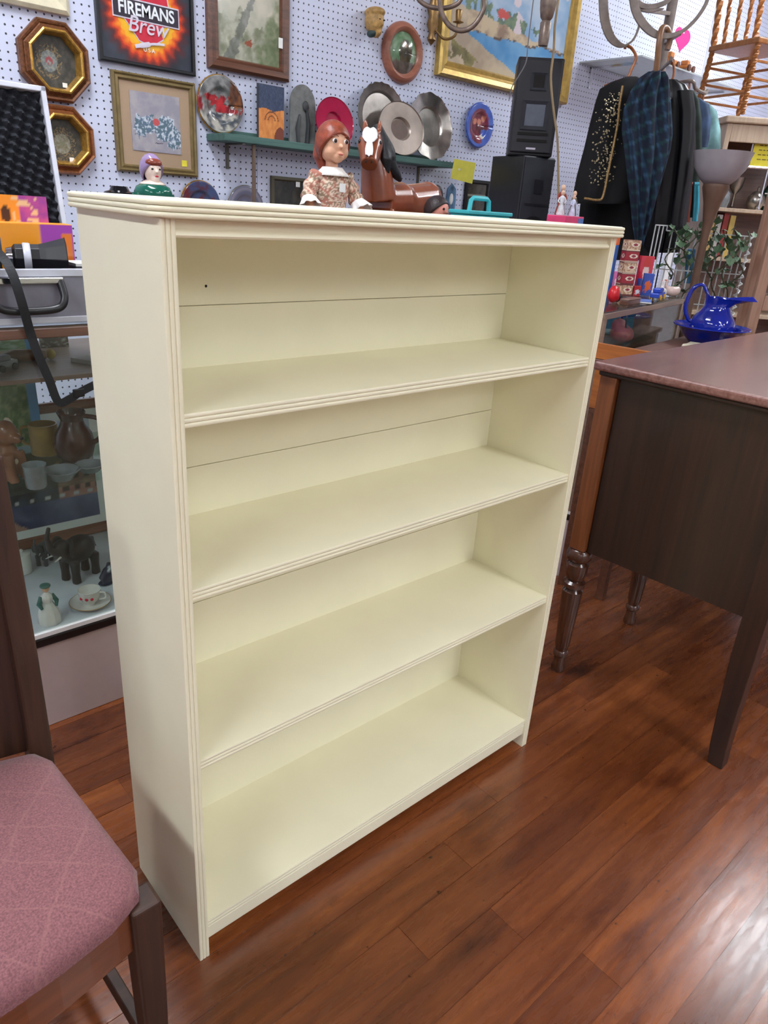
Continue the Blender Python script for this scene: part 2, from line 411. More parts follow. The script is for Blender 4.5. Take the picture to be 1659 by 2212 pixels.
# ================================================================== SIDEBOARD
M_sbtop = wood('sideboard top veneer', S(108, 66, 60), S(150, 104, 96), 0, 0.25, 1.2, 0.8)
M_sbpan = wood('sideboard end veneer', S(34, 19, 13), S(58, 33, 22), 2, 0.4, 0.8)
M_sbpost = wood('sideboard post', S(110, 62, 34), S(148, 88, 48), 2, 0.3)
M_sbleg = wood('sideboard turned leg', S(50, 28, 20), S(92, 54, 34), 2, 0.18, 1.0, 0.6)
sb = thing('sideboard', 'dark walnut sideboard with plain end panel and turned front legs', 'sideboard', (1.201, 0.186, 0), math.radians(2.2))
SL, SDp, SZ = 1.55, 0.55, 0.91
MB().box(0, SL, -SDp, 0.0, SZ - 0.022, SZ).build('top', M_sbtop, sb, bevel=0.007, seg=3)
MB().box(0.012, SL - 0.012, -SDp + 0.012, -0.012, SZ - 0.034, SZ - 0.0215).build('top_moulding', M_sbpan, sb, bevel=0.004)
zb, zt = 0.40, SZ - 0.034
for x in (0.03, SL - 0.05):
    MB().box(x, x + 0.018, -SDp + 0.06, -0.065, zb, zt).build('end_panel', M_sbpan, sb)
MB().box(0.05, SL - 0.05, -SDp + 0.04, -SDp + 0.052, zb, zt).build('back_panel', M_sbpan, sb)
MB().box(0.05, SL - 0.05, -SDp + 0.04, -0.03, zb, zb + 0.015).build('bottom_board', M_sbpan, sb)
tl = [(0.018, 0), (0.021, 0.008), (0.017, 0.03), (0.016, 0.05), (0.022, 0.056), (0.022, 0.066), (0.017, 0.072), (0.021, 0.09), (0.026, 0.2), (0.029, 0.27), (0.022, 0.278),
      (0.031, 0.285), (0.031, 0.297), (0.022, 0.304), (0.026, 0.312), (0.030, 0.33), (0.031, 0.355), (0.025, 0.362), (0.033, 0.37), (0.035, 0.382), (0.033, 0.394), (0.026, 0.4)]
for x in (0.038, 0.46, SL - 0.46, SL - 0.038):
    MB().box(x - 0.022, x + 0.022, -0.062, -0.016, zb, zt).build('front_post', M_sbpost, sb, bevel=0.003)
    MB().lathe(tl, (x, -0.04, 0), 20).build('turned_leg', M_sbleg, sb, smooth=True)
for x in (0.038, SL - 0.038):
    y0 = -SDp + 0.038
    MB().rings([[(x + sx * w + dy * 0.6, y0 + sy * w + dy * 0.5, z) for sx, sy in ((-1, -1), (1, -1), (1, 1), (-1, 1))] for w, dy, z in ((0.018, -0.028, 0), (0.020, -0.016, 0.05), (0.022, -0.006, 0.14), (0.026, 0, 0.3), (0.027, 0, zt))]).build('back_leg', M_sbpan, sb, bevel=0.002)
for i, (x0, x1) in enumerate(((0.065, 0.434), (0.487, SL - 0.487), (SL - 0.433, SL - 0.065))):
    d = MB().box(x0, x1, -0.045, -0.02, zb + 0.02, zt - 0.005).build('cupboard_door', M_sbpan, sb, bevel=0.003)
    MB().lathe([(0.004, 0), (0.004, 0.01), (0.011, 0.016), (0.009, 0.024)], ((x0 + x1) / 2, -0.02, 0.66), 12, Matrix.Rotation(-PI / 2, 3, 'X')).build('knob', M_brass, d, smooth=True)

# ================================================================== DINING CHAIR (left foreground)
M_chair = wood('chair frame', S(40, 22, 14), S(68, 40, 26), 2, 0.5, 1.0, 0.0)
M_rail = wood('chair rail', S(96, 52, 30), S(120, 68, 40), 0, 0.3)
def seat_fabric():
    m, t, b = nt('mauve upholstery'); L = t.links.new
    tc = N(t, 'ShaderNodeTexCoord')
    mp = N(t, 'ShaderNodeMapping'); mp.inputs['Rotation'].default_value = (0, 0, 0.62); L(tc.outputs['Object'], mp.inputs['Vector'])
    wn = N(t, 'ShaderNodeTexNoise', Scale=22.0, Detail=2.0); L(mp.outputs[0], wn.inputs['Vector'])
    ad = N(t, 'ShaderNodeVectorMath', operation='MULTIPLY_ADD'); L(wn.outputs['Color'], ad.inputs[0]); ad.inputs[1].default_value = (0.02, 0.02, 0); L(mp.outputs[0], ad.inputs[2])
    sep = N(t, 'ShaderNodeSeparateXYZ'); L(ad.outputs[0], sep.inputs[0]); mn = None
    for ax, k in (('X', 13.0), ('Y', 17.0)):
        q = N(t, 'ShaderNodeMath', operation='MULTIPLY'); L(sep.outputs[ax], q.inputs[0]); q.inputs[1].default_value = k
        f = N(t, 'ShaderNodeMath', operation='FRACT'); L(q.outputs[0], f.inputs[0])
        s_ = N(t, 'ShaderNodeMath', operation='SUBTRACT'); L(f.outputs[0], s_.inputs[0]); s_.inputs[1].default_value = 0.5
        a_ = N(t, 'ShaderNodeMath', operation='ABSOLUTE'); L(s_.outputs[0], a_.inputs[0])
        if mn is None: mn = a_
        else:
            z_ = N(t, 'ShaderNodeMath', operation='MINIMUM'); L(mn.outputs[0], z_.inputs[0]); L(a_.outputs[0], z_.inputs[1]); mn = z_
    fine = N(t, 'ShaderNodeTexNoise', Scale=420.0, Detail=2.0); L(tc.outputs['Object'], fine.inputs['Vector'])
    base = ramp(t, [(0.3, S(108, 66, 70)), (0.7, S(144, 94, 98))]); L(fine.outputs['Fac'], base.inputs['Fac'])
    ln = ramp(t, [(0.008, (0.4, 0.4, 0.4, 1)), (0.03, (0, 0, 0, 1))]); L(mn.outputs[0], ln.inputs['Fac'])
    mx = N(t, 'ShaderNodeMix', data_type='RGBA'); L(ln.outputs['Color'], mx.inputs[0]); L(base.outputs['Color'], mx.inputs[6]); mx.inputs[7].default_value = S(150, 104, 102)
    L(mx.outputs[2], b.inputs['Base Color']); b.inputs['Roughness'].default_value = 0.85; b.inputs['Sheen Weight'].default_value = 0.15
    bp = N(t, 'ShaderNodeBump', Strength=0.5, Distance=0.0015); L(fine.outputs['Fac'], bp.inputs['Height']); L(bp.outputs['Normal'], b.inputs['Normal'])
    return m
M_seat = seat_fabric()
ch = thing('dining_chair', 'brown wooden dining chair with mauve padded seat', 'chair', (-0.365, 0.0, 0))
# seat outline: a little wider at the front, front edge bowed; local x to the bookcase side, front towards -y
fr, bk = -0.165, 0.165; wf, wb = 0.231, 0.209
def seat_ring(off, z, k=1.0):
    pts = []
    for i in range(9):
        t = i / 8; x = -wf + 2 * wf * t; pts.append((x, fr - 0.035 * (1 - (2 * t - 1) ** 2)))
    for i in range(1, 9): t = i / 8; pts.append((wf + (wb - wf) * t, fr + (bk - fr) * t))
    for i in range(1, 8): t = i / 8; pts.append((wb - 2 * wb * t, bk))
    for i in range(0, 8): t = i / 8; pts.append((-wb + (wb - wf) * t, bk + (fr - bk) * t))
    # drop in towards the middle to inset and round the corners
    out = []
    for i, p in enumerate(pts):
        a, b_ = V(pts[i - 1]), V(pts[(i + 1) % len(pts)]); q = V(p) * 0.5 + (a + b_) * 0.25
        q = q * (1 - off / 0.2)
        out.append((q.x, q.y, z))
    return out
MB().rings([seat_ring(0.012, 0.415), seat_ring(0.001, 0.422), seat_ring(0.0, 0.434), seat_ring(0.004, 0.446), seat_ring(0.014, 0.456), seat_ring(0.04, 0.464), seat_ring(0.09, 0.470), seat_ring(0.15, 0.473)], True).build('seat', M_seat, ch, smooth=True)
mb = MB()
fp = [(-wf + 0.012 + (2 * wf - 0.024) * i / 12, fr - 0.034 * (1 - (2 * i / 12 - 1) ** 2) + 0.006) for i in range(13)]
mb.rings([[(x, y, 0.355), (x, y + 0.02, 0.355), (x, y + 0.02, 0.419), (x, y, 0.419)] for x, y in fp]).build('front_rail', M_rail, ch, bevel=0.002)
for s in (-1, 1):
    MB().bar((s * (wf - 0.016), fr + 0.02, 0.386), (s * (wb - 0.016), bk - 0.02, 0.386), 0.02, 0.06).build('side_rail', M_rail, ch, bevel=0.002)
    x, y0 = s * (wf - 0.012), fr + 0.012
    MB().rings([[(x + sx * w * 1.0, y0 + sy * w, z) for sx, sy in ((-1, -1), (1, -1), (1, 1), (-1, 1))] for w, z in ((0.013, 0), (0.017, 0.2), (0.0195, 0.40), (0.0195, 0.424))]).build('front_leg', M_chair, ch, bevel=0.005, seg=3)
    x2, y2 = s * (wb - 0.006), bk + 0.006
    MB().rings([[(x2 + sx * 0.016, y2 + dy + sy * 0.02, z) for sx, sy in ((-1, -1), (1, -1), (1, 1), (-1, 1))] for dy, z in ((0.05, 0), (0.01, 0.22), (0, 0.42), (0.004, 0.6), (0.03, 0.9))]).build('rear_leg', M_chair, ch, bevel=0.004)
    MB().bar((s * (wf - 0.015), fr + 0.02, 0.13), (s * (wb - 0.008), bk + 0.02, 0.13), 0.016, 0.028).build('side_stretcher', M_chair, ch, bevel=0.002)
MB().bar((-(wb - 0.01), bk + 0.004, 0.386), (wb - 0.01, bk + 0.004, 0.386), 0.02, 0.06).build('rear_rail', M_rail, ch, bevel=0.002)
bp_ = []
for z, dy in ((0.44, 0.004), (0.6, 0.006), (0.75, 0.016), (0.9, 0.03)):
    bp_.append([(-wb + 0.01 + (2 * wb - 0.02) * i / 10, bk + dy + 0.022 * (1 - (2 * i / 10 - 1) ** 2), z) for i in range(11)] + [(wb - 0.01 - (2 * wb - 0.02) * i / 10, bk + dy + 0.012 + 0.022 * (1 - (1 - 2 * i / 10) ** 2), z) for i in range(11)])
MB().rings(bp_).build('backrest', M_chair, ch, smooth=True)


# ================================================================== THINGS ON THE PEGBOARD
def W(u, v, y=YW): return PY(u, v, y)
def wrect(tl=None, tr=None, br=None, bl=None, y=YW):
    """centre, width and height on the wall from whichever corners the photograph shows"""
    g = lambda p: W(p[0], p[1], y) if p else None
    tl, tr, br, bl = g(tl), g(tr), g(br), g(bl)
    xl = [p.x for p in (tl, bl) if p]; xr = [p.x for p in (tr, br) if p]; zt_ = [p.z for p in (tl, tr) if p]; zb_ = [p.z for p in (bl, br) if p]
    av = lambda l: sum(l) / len(l) if l else None
    return av(xl), av(xr), av(zb_), av(zt_)
def hang(name, label, cat, x0, x1, z0, z1, group=None): return thing(name, label, cat, ((x0 + x1) / 2, YW, (z0 + z1) / 2), 0, group)
def ptag(parent, x, z, y, w=0.016, h=0.014, m=None, name='price_tag'):
    return MB().box(-w / 2, w / 2, -0.0006, 0, -h / 2, h / 2).build(name, m or M_paper, parent, loc=(x, y, z))

# cream frame cut by the top of the picture
p = W(147, 37); w, h = 0.62, 0.5
f = thing('picture_frame', 'wide cream picture frame with pale picture above the octagonal frame', 'picture frame', (p.x - w / 2, YW, p.z + h / 2))
frame_mesh(rectpoly(w, h), [(0, 0), (0, 0.02), (0.012, 0.028), (0.03, 0.024), (0.045, 0.018), (0.045, 0)]).build('frame', mat('cream frame', S(214, 204, 176), 0.5), f, bevel=0.001)
painted('picture', w - 0.085, h - 0.085, 30, 24, lambda u, v: mixc((214, 190, 150), (226, 214, 186), 0.5 + fbm(u, v, 4)), f, M_print, y=-0.012)

# octagonal frames
def octo(c, rx, rz, label, deep, dark, ring1, ring2, motif):
    o = thing('octagonal_frame', label, 'picture frame', c, 0)
    k = math.tan(PI / 8); P = [(rx, -rz * k), (rx, rz * k), (rx * k, rz), (-rx * k, rz), (-rx, rz * k), (-rx, -rz * k), (-rx * k, -rz), (rx * k, -rz)]
    frame_mesh(P, [(0, 0), (0, deep * 0.55), (0.006, deep * 0.75), (0.012, deep * 0.7), (0.015, deep * 0.62), (0.024, deep * 0.8), (0.027, deep)]).build('outer_moulding', ring1, o)
    P2 = [tuple(q) for q in inset([V(q) for q in P], 0.027)]
    frame_mesh(P2, [(0, 0), (0, deep), (0.005, deep * 1.06), (0.009, deep), (0.014, deep * 0.55), (0.016, 0.008), (0.016, 0)]).build('inner_moulding', ring2, o)
    painted('panel', (rx - 0.036) * 2.0, (rz - 0.036) * 2.0, 60, 60, motif, o, M_print, y=-0.008)
    ptag(o, rx * 0.25, -rz * 0.55, -0.012)
    return o
M_oct1 = mat('bronzed moulding', S(118, 74, 46), 0.4, metal=0.35, var=0.4, scale=120, bump=0.5, bscale=300)
M_oct2 = mat('bright gilt moulding', S(196, 150, 70), 0.3, metal=0.6, var=0.3, scale=90, bump=0.3)
def medal(cx, cy, r, col, flower):
    def fn(u, v):
        n = fbm(u, v, 9); base = mixc((52, 52, 48), (78, 76, 68), 0.5 + n)
        d = math.hypot(u - cx, (v - cy) * 0.9)
        if d < r: base = mixc(col, (150, 150, 140), 0.5 + fbm(u, v, 24) * 0.8) if d > r * 0.45 or fbm(u, v, 14) < 0 else flower
        elif d < r * 1.7 and fbm(u * 3, v * 3, 9) > 0.15: base = (128, 108, 74)
        return base
    return fn
c = (W(38, 130) + W(187, 140)) / 2; rx = (W(187, 140).x - W(38, 130).x) / 2; rz = (W(112, 46).z - W(112, 219).z) / 2
octo((c.x, YW, (W(112, 46).z + W(112, 219).z) / 2), rx, rz, 'octagonal gilt frame with dark panel and round floral medallion', 0.045, None, M_oct1, M_oct2, medal(0.40, 0.5, 0.17, (104, 112, 112), (150, 70, 74)))
zc = (W(140, 230).z + W(140, 376).z) / 2; rz = (W(140, 230).z - W(140, 376).z) / 2; xr = W(198, 308).x
octo((xr - rz, YW, zc), rz, rz, 'octagonal copper frame with dark panel hung below the other octagon', 0.05, None, mat('copper moulding', S(150, 94, 58), 0.32, metal=0.5, var=0.3, scale=80), M_oct2, medal(0.5, 0.42, 0.2, (112, 104, 78), (120, 120, 96)))

# beer poster in a thin black frame
x0, x1, z0, _ = wrect(bl=(212, 132), br=(418, 165)); zcn = W(318, 38).z; z1 = 2 * zcn - z0
po = hang('framed_poster', 'black framed beer poster with a burning bottle cap', 'poster', x0, x1, z0, z1)
w, h = x1 - x0, z1 - z0
M_frameblack = mat('black frame', S(22, 24, 28), 0.35)
frame_mesh(rectpoly(w, h), [(0, 0), (0, 0.02), (0.004, 0.022), (0.012, 0.022), (0.014, 0.012), (0.014, 0)]).build('frame', M_frameblack, po, bevel=0.001)
def flame(u, v):
    x, z = (u - 0.5) * w, (v - 0.5) * h; a = math.atan2(z, x); r = math.hypot(x, z) / (w * 0.385)
    wob = 0.09 * math.cos(a * 26) ; n = fbm(x, z, 26) * 0.09
    bg = mixc((30, 34, 44), (58, 64, 76), 0.5 + fbm(x, z, 7))
    e = r + wob * 0.5 + n
    if r < 0.80 + wob * 0.3: c = mixc((250, 206, 40), (240, 160, 30), (r - 0.55) * 3 + n)
    elif e < 0.98: c = mixc((246, 150, 30), (214, 62, 24), (e - 0.78) * 5)
    elif e < 1.14: c = mixc((196, 52, 24), (84, 34, 34), (e - 0.98) * 6)
    else: c = mixc((84, 34, 40), bg, (e - 1.14) * 5)
    return c
painted('print', w - 0.026, h - 0.026, 170, 180, flame, po, M_print, y=-0.010)
def ppt(u, v):                    # photograph pixel -> poster coordinates
    q = W(u, v); return q.x - (x0 + x1) / 2, q.z - (z0 + z1) / 2
def decal(name, pts, m, y, parent):
    mb = MB(); mb.prism(pts, lambda a, b: (a, y, b), lambda a, b: (a, y - 0.0008, b)); return mb.build(name, m, parent)
M_red = mat('red ink', S(206, 38, 62), 0.4); M_ink = mat('charcoal ink', S(46, 38, 52), 0.4); M_slv = mat('silver ink', S(214, 206, 220), 0.35, var=0.05)
s_ = w * 0.385
shield = [(-0.55, 0.62), (0.55, 0.62), (0.62, 0.1), (0.55, -0.12), (0.34, -0.2), (0.42, -0.42), (0.2, -0.56), (0.0, -0.60), (-0.22, -0.54), (-0.42, -0.3), (-0.58, -0.12), (-0.62, 0.1)]
decal('shield_rim', [(a * s_ * 1.05, b * s_ * 1.05) for a, b in shield], M_slv, -0.0115, po)
decal('shield', [(a * s_, b * s_) for a, b in shield], M_red, -0.0125, po)
tx, tz = ppt(313, 28); bw, bh = 0.86 * s_, 0.155 * s_ * 1.25
decal('banner_rim', [(-bw * 1.03, tz - bh * 1.16), (bw * 1.03, tz - bh * 1.16), (bw * 1.03, tz + bh * 1.16), (-bw * 1.03, tz + bh * 1.16)], M_slv, -0.0136, po)
decal('banner', [(-bw, tz - bh), (bw, tz - bh), (bw, tz + bh), (-bw, tz + bh)], M_ink, -0.0146, po)
M_letter = mat('white lettering', S(236, 240, 244), 0.4, var=0.02)
text('lettering_firemans', 'FIREMANS', bh * 2.0, M_letter, po, (0, -0.0160, tz), sx=(bw * 1.82) / (bh * 2.0 * 4.72), bold=0.0012)
bx_, bz_ = ppt(322, 62)
text('lettering_brew', 'Brew', s_ * 0.50, M_slv, po, (0.0, -0.0166, bz_), shear=0.25, bold=0.0004)
MB().tube(spline([(-0.36 * s_, -0.0168, bz_ - 0.47 * s_), (-0.1 * s_, -0.0168, bz_ - 0.40 * s_), (0.15 * s_, -0.0168, bz_ - 0.34 * s_), (0.44 * s_, -0.0168, bz_ - 0.31 * s_)]), [0.006] * 5 + [0.008] * 8 + [0.004] * 12, 8, 0.1, up=V((0, 1, 0))).build('underline_swash', M_slv, po)
text('lettering_usa', 'U S A', s_ * 0.13, M_letter, po, (0.02 * s_, -0.0140, bz_ - 0.50 * s_))

# framed flower print
x0, x1, z0, z1 = wrect((242, 152), (423, 181), (418, 380), (247, 371))
fl = hang('framed_print', 'olive gilt framed flower print with wide tan mount', 'picture', x0, x1, z0, z1); w, h = x1 - x0, z1 - z0
frame_mesh(rectpoly(w, h), [(0, 0), (0, 0.016), (0.006, 0.022), (0.012, 0.017), (0.02, 0.02), (0.026, 0.012), (0.026, 0)]).build('frame', mat('olive gilt', S(126, 108, 70), 0.4, metal=0.25, var=0.2), fl)
MB().box(-w / 2 + 0.02, w / 2 - 0.02, -0.010, -0.004, -h / 2 + 0.02, h / 2 - 0.02).build('mount', mat('tan mount', S(172, 146, 120), 0.8, var=0.05, scale=300), fl)
def flowers(u, v):
    c = mixc((150, 146, 158), (172, 166, 170), 0.5 + fbm(u, v, 5))
    for cx, cz, r in ((0.22, 0.42, 0.2), (0.7, 0.42, 0.26), (0.82, 0.3, 0.2), (0.3, 0.55, 0.12)):
        d = math.hypot(u - cx, (v - cz) * 1.15) + fbm(u, v, 9) * 0.12
        if d < r:
            k = fbm(u * 2 + cx, v * 2, 11)
            c = mixc((84, 106, 136), (200, 208, 216), k * 2.2 + 0.25) if k > -0.12 else mixc((78, 104, 104), (96, 120, 150), -k)
    if math.hypot(u - 0.5, (v - 0.52) * 1.1) < 0.07: c = (196, 84, 86)
    if abs(v - 0.16 - fbm(u, 0, 30) * 0.012) < 0.006 and 0.46 < u < 0.62: c = (60, 56, 70)
    return c
painted('print', w * 0.60, h * 0.60, 110, 130, flowers, fl, M_print, y=-0.0115, cx=-0.002, cz=0.010)
ptag(fl, w * 0.33, -h * 0.36, -0.0115, 0.022, 0.022, mat('yellow sticker', S(236, 222, 70), 0.6), 'yellow_sticker')

# landscape in a brown frame
x0, x1, z0, _ = wrect(tl=(449, 20), tr=(626, 20), bl=(440, 147), br=(613, 176)); z1 = z0 + (x1 - x0) * 1.0
la = hang('framed_painting', 'brown framed misty landscape painting with white price tag', 'picture', x0, x1, z0, z1); w, h = x1 - x0, z1 - z0
frame_mesh(rectpoly(w, h), [(0, 0), (0, 0.02), (0.01, 0.03), (0.03, 0.024), (0.04, 0.026), (0.046, 0.014), (0.046, 0)]).build('frame', M_walnut, la)
def misty(u, v):
    c = mixc((166, 168, 150), (206, 200, 182), v + fbm(u, v, 4) * 0.7)
    if v < 0.55 + fbm(u, 0, 4) * 0.2: c = mixc(c, (128, 132, 108), 0.45 + fbm(u, v, 9))
    t = 0.42 - (0.5 - v) * 0.5
    if abs(u - t) < 0.05 + 0.05 * (0.75 - v) + fbm(u, v, 14) * 0.04 and v < 0.78: c = mixc(c, mixc((70, 74, 70), (120, 124, 128), 0.4 + fbm(u, v, 11)), 0.55)
    if math.hypot(u - 0.5, v - 0.22) < 0.05 + fbm(u, v, 20) * 0.03: c = (150, 84, 64)
    gk = (u - 0.68) * 4 + (0.35 - v) * 2 + fbm(u, v, 7) * 0.8
    if gk > 0: c = mixc(c, mixc((96, 112, 78), (124, 136, 100), 0.5 + fbm(u, v, 16)), min(0.75, gk))
    return c
painted('painting', w - 0.088, h - 0.088, 70, 70, misty, la, M_gloss, y=-0.012)
q = W(597, 95); ptag(la, q.x - (x0 + x1) / 2, q.z - (z0 + z1) / 2, -0.031, 0.02, 0.036)

# round plates on the wall
def plate(name, label, uv, r, fn, rim, mt=M_gloss, tilt=0, y=YW, cat='plate', base=None, sx=1.0):
    c = W(*uv, y); o = thing(name, label, cat, (c.x, y, c.z))
    pr = lambda p: 0.006 + (0.012 if p > 0.62 else 0.012 * max(0, (p - 0.5)) / 0.12) * (1 if p < 0.62 else 1) + (0.006 * (p - 0.62) if p > 0.62 else 0)
    painted('face', 2 * r * sx, 2 * r, 48, 22, fn, o, mt, y=-0.006, disc=True, dome=pr, thick=0.003)
    mb = MB(); rings = []
    for k in range(41):
        a = 2 * PI * k / 40; d = V((math.cos(a) * sx, 0, math.sin(a)))
        rings.append([d * r * 1.01 + V((0, -0.0205, 0)) + (d * math.cos(b) + V((0, math.sin(b), 0))) * 0.0028 for b in (2 * PI * j / 6 for j in range(6))])
    mb.rings(rings, False).build('rim', rim, o, smooth=True)
    MB().lathe([(r * 0.45, 0), (r * 0.45, 0.006), (r * 0.47, 0.008)], (0, 0, 0), 20, Matrix.Rotation(PI / 2, 3, 'X')).build('foot_ring', rim, o)
    return o
def collage(u, v):
    k = fbm(u, v, 8); c = mixc((96, 88, 84), (176, 176, 178), 0.5 + k * 1.6)
    if v > 0.62: c = mixc((82, 84, 84), (150, 150, 148), 0.5 + k)
    if 0.36 < v < 0.66 and fbm(u + 3, v, 6) > -0.1: c = mixc((190, 44, 50), (120, 30, 36), 0.5 + k)
    if u > 0.72 and v > 0.45: c = mixc((140, 84, 50), (60, 40, 32), 0.5 + k)
    if v < 0.34: c = mixc((190, 184, 172), (70, 76, 84), 0.5 + k * 2)
    return c
rp = (W(468, 163).z - W(468, 290).z) / 2
plate('collector_plate', 'collector plate with red and silver figures hung beside the flower print', (470, 226), rp * 0.97, collage, M_gold)
def family(u, v):
    c = mixc((70, 98, 186), (92, 122, 206), 0.5 + fbm(u, v, 4)); d = math.hypot(u - 0.48, (v - 0.48) * 0.9)
    if d < 0.36 and not (u > 0.62 and v < 0.42): c = mixc((150, 70, 92), (86, 44, 48), 0.5 + fbm(u, v, 6))
    for a, b in ((0.36, 0.58), (0.52, 0.58), (0.66, 0.66)):
        if math.hypot(u - a, v - b) < 0.07: c = (214, 140, 118)
    if math.hypot(u - 0.62, v - 0.24) < 0.05: c = (220, 214, 196)
    return c
plate('collector_plate', 'small blue collector plate with painted family between pewter trays and loudspeakers', (1029, 271), (W(1029, 223).z - W(1029, 320).z) / 2, family, mat('blue glaze', S(84, 110, 190), 0.2))
for uv, r, lab, fn, rim in (((428, 440), 0.085, 'gilt rimmed dark collector plate low on the pegboard behind the bookcase', lambda u, v: mixc((70, 84, 120), (110, 44, 44), 0.5 + fbm(u, v, 5) * 1.8), M_gold),
                       ((525, 448), 0.085, 'grey and lilac patterned plate low on the pegboard beside the rod', lambda u, v: mixc((150, 146, 160), (96, 100, 124), 0.5 + math.sin(math.hypot(u - .5, v - .5) * 40) * 0.4), M_silver),
                       ((700, 431), 0.072, 'teal glazed plate low on the pegboard behind the doll', lambda u, v: mixc((60, 112, 120), (96, 150, 156), 0.5 + fbm(u, v, 4)), mat('teal glaze', S(60, 110, 118), 0.2))):
    plate('wall_plate', lab, uv, r, fn, rim)
# oval convex picture in a pinkish wood frame
c = W(867, 115); rz = (W(867, 47).z - W(867, 184).z) / 2; rx = (W(910, 115).x - W(824, 115).x) / 2
ov = thing('oval_picture', 'oval pinkish wooden frame with domed dark figure picture', 'picture', (c.x, YW, c.z))
MB().rings([[(math.cos(a) * (rx - o), -d, math.sin(a) * (rz - o)) for a in (2 * PI * k / 48 for k in range(48))] for o, d in ((0, 0), (0, 0.012), (0.008, 0.024), (0.022, 0.03), (0.034, 0.024), (0.042, 0.012), (0.042, 0), (0, 0))], False).build('frame', wood('pink oval frame', S(150, 92, 74), S(176, 116, 94), 0), ov, smooth=True)
def portrait(u, v):
    c = mixc((86, 122, 84), (160, 186, 160), 0.5 + fbm(u, v, 5) * 1.2)
    if math.hypot((u - 0.5) * 1.3, v - 0.5) < 0.3: c = mixc((62, 60, 48), (96, 84, 60), 0.5 + fbm(u, v, 8))
    if math.hypot(u - 0.47, v - 0.68) < 0.07: c = (176, 140, 112)
    if v < 0.3: c = mixc((118, 106, 98), (84, 78, 70), 0.5 + fbm(u, v, 7))
    return c
painted('domed_picture', 2 * (rx - 0.038), 2 * (rz - 0.038), 40, 16, portrait, ov, M_gloss, y=-0.012, disc=True, dome=0.02)
# tan face mask
c = W(794, 52); s1 = (W(794, 16).z - W(794, 87).z) / 2
mk = thing('face_mask', 'small carved tan face mask with dark green collar', 'mask', (c.x, YW - 0.026, c.z))
mb = MB(); mb.ell((0, -0.02, 0.1 * s1), (0.62 * s1, 0.05, 0.85 * s1)); mb.ell((0.1 * s1, -0.055, -0.1 * s1), (0.09 * s1, 0.022, 0.22 * s1)); mb.ell((0.08 * s1, -0.03, -0.55 * s1), (0.3 * s1, 0.032, 0.4 * s1)); mb.ell((0, -0.02, 0.62 * s1), (0.66 * s1, 0.055, 0.35 * s1))
remesh(mb.build('face', mat('carved tan wood', S(180, 142, 84), 0.5, var=0.35, scale=60, bump=0.6, bscale=90), mk), 0.004, 4)
for sx in (-0.12, 0.28): MB().ell((sx * s1, -0.062, 0.12 * s1), (0.1 * s1, 0.008, 0.05 * s1)).build('eye', M_dark, mk)
MB().ell((-0.1 * s1, -0.018, -0.62 * s1), (0.42 * s1, 0.028, 0.28 * s1), Matrix.Rotation(-0.6, 3, 'Y')).build('collar', mat('dark green paint', S(42, 62, 60), 0.5), mk, smooth=True)
# brass sconce
c = W(926, 44); sc = thing('wall_sconce', 'small aged brass wall sconce with curled arm', 'sconce', (c.x, YW, c.z))
MB().lathe([(0.004, -0.10), (0.02, -0.08), (0.014, -0.05), (0.028, -0.02), (0.02, 0.01), (0.03, 0.04), (0.018, 0.07), (0.022, 0.1), (0.006, 0.13)], (0, -0.028, 0), 14).build('back_plate', M_brass, sc, smooth=True)
MB().tube(spline([(0.005, -0.03, -0.03), (0.03, -0.08, -0.075), (0.07, -0.11, -0.06), (0.085, -0.11, -0.01)]), 0.006, 8).build('arm', M_brass, sc, smooth=True)
MB().lathe([(0.006, 0), (0.026, 0.006), (0.012, 0.012), (0.016, 0.05), (0.014, 0.055)], (0.085, -0.11, -0.01), 14).build('candle_cup', M_brass, sc, smooth=True)
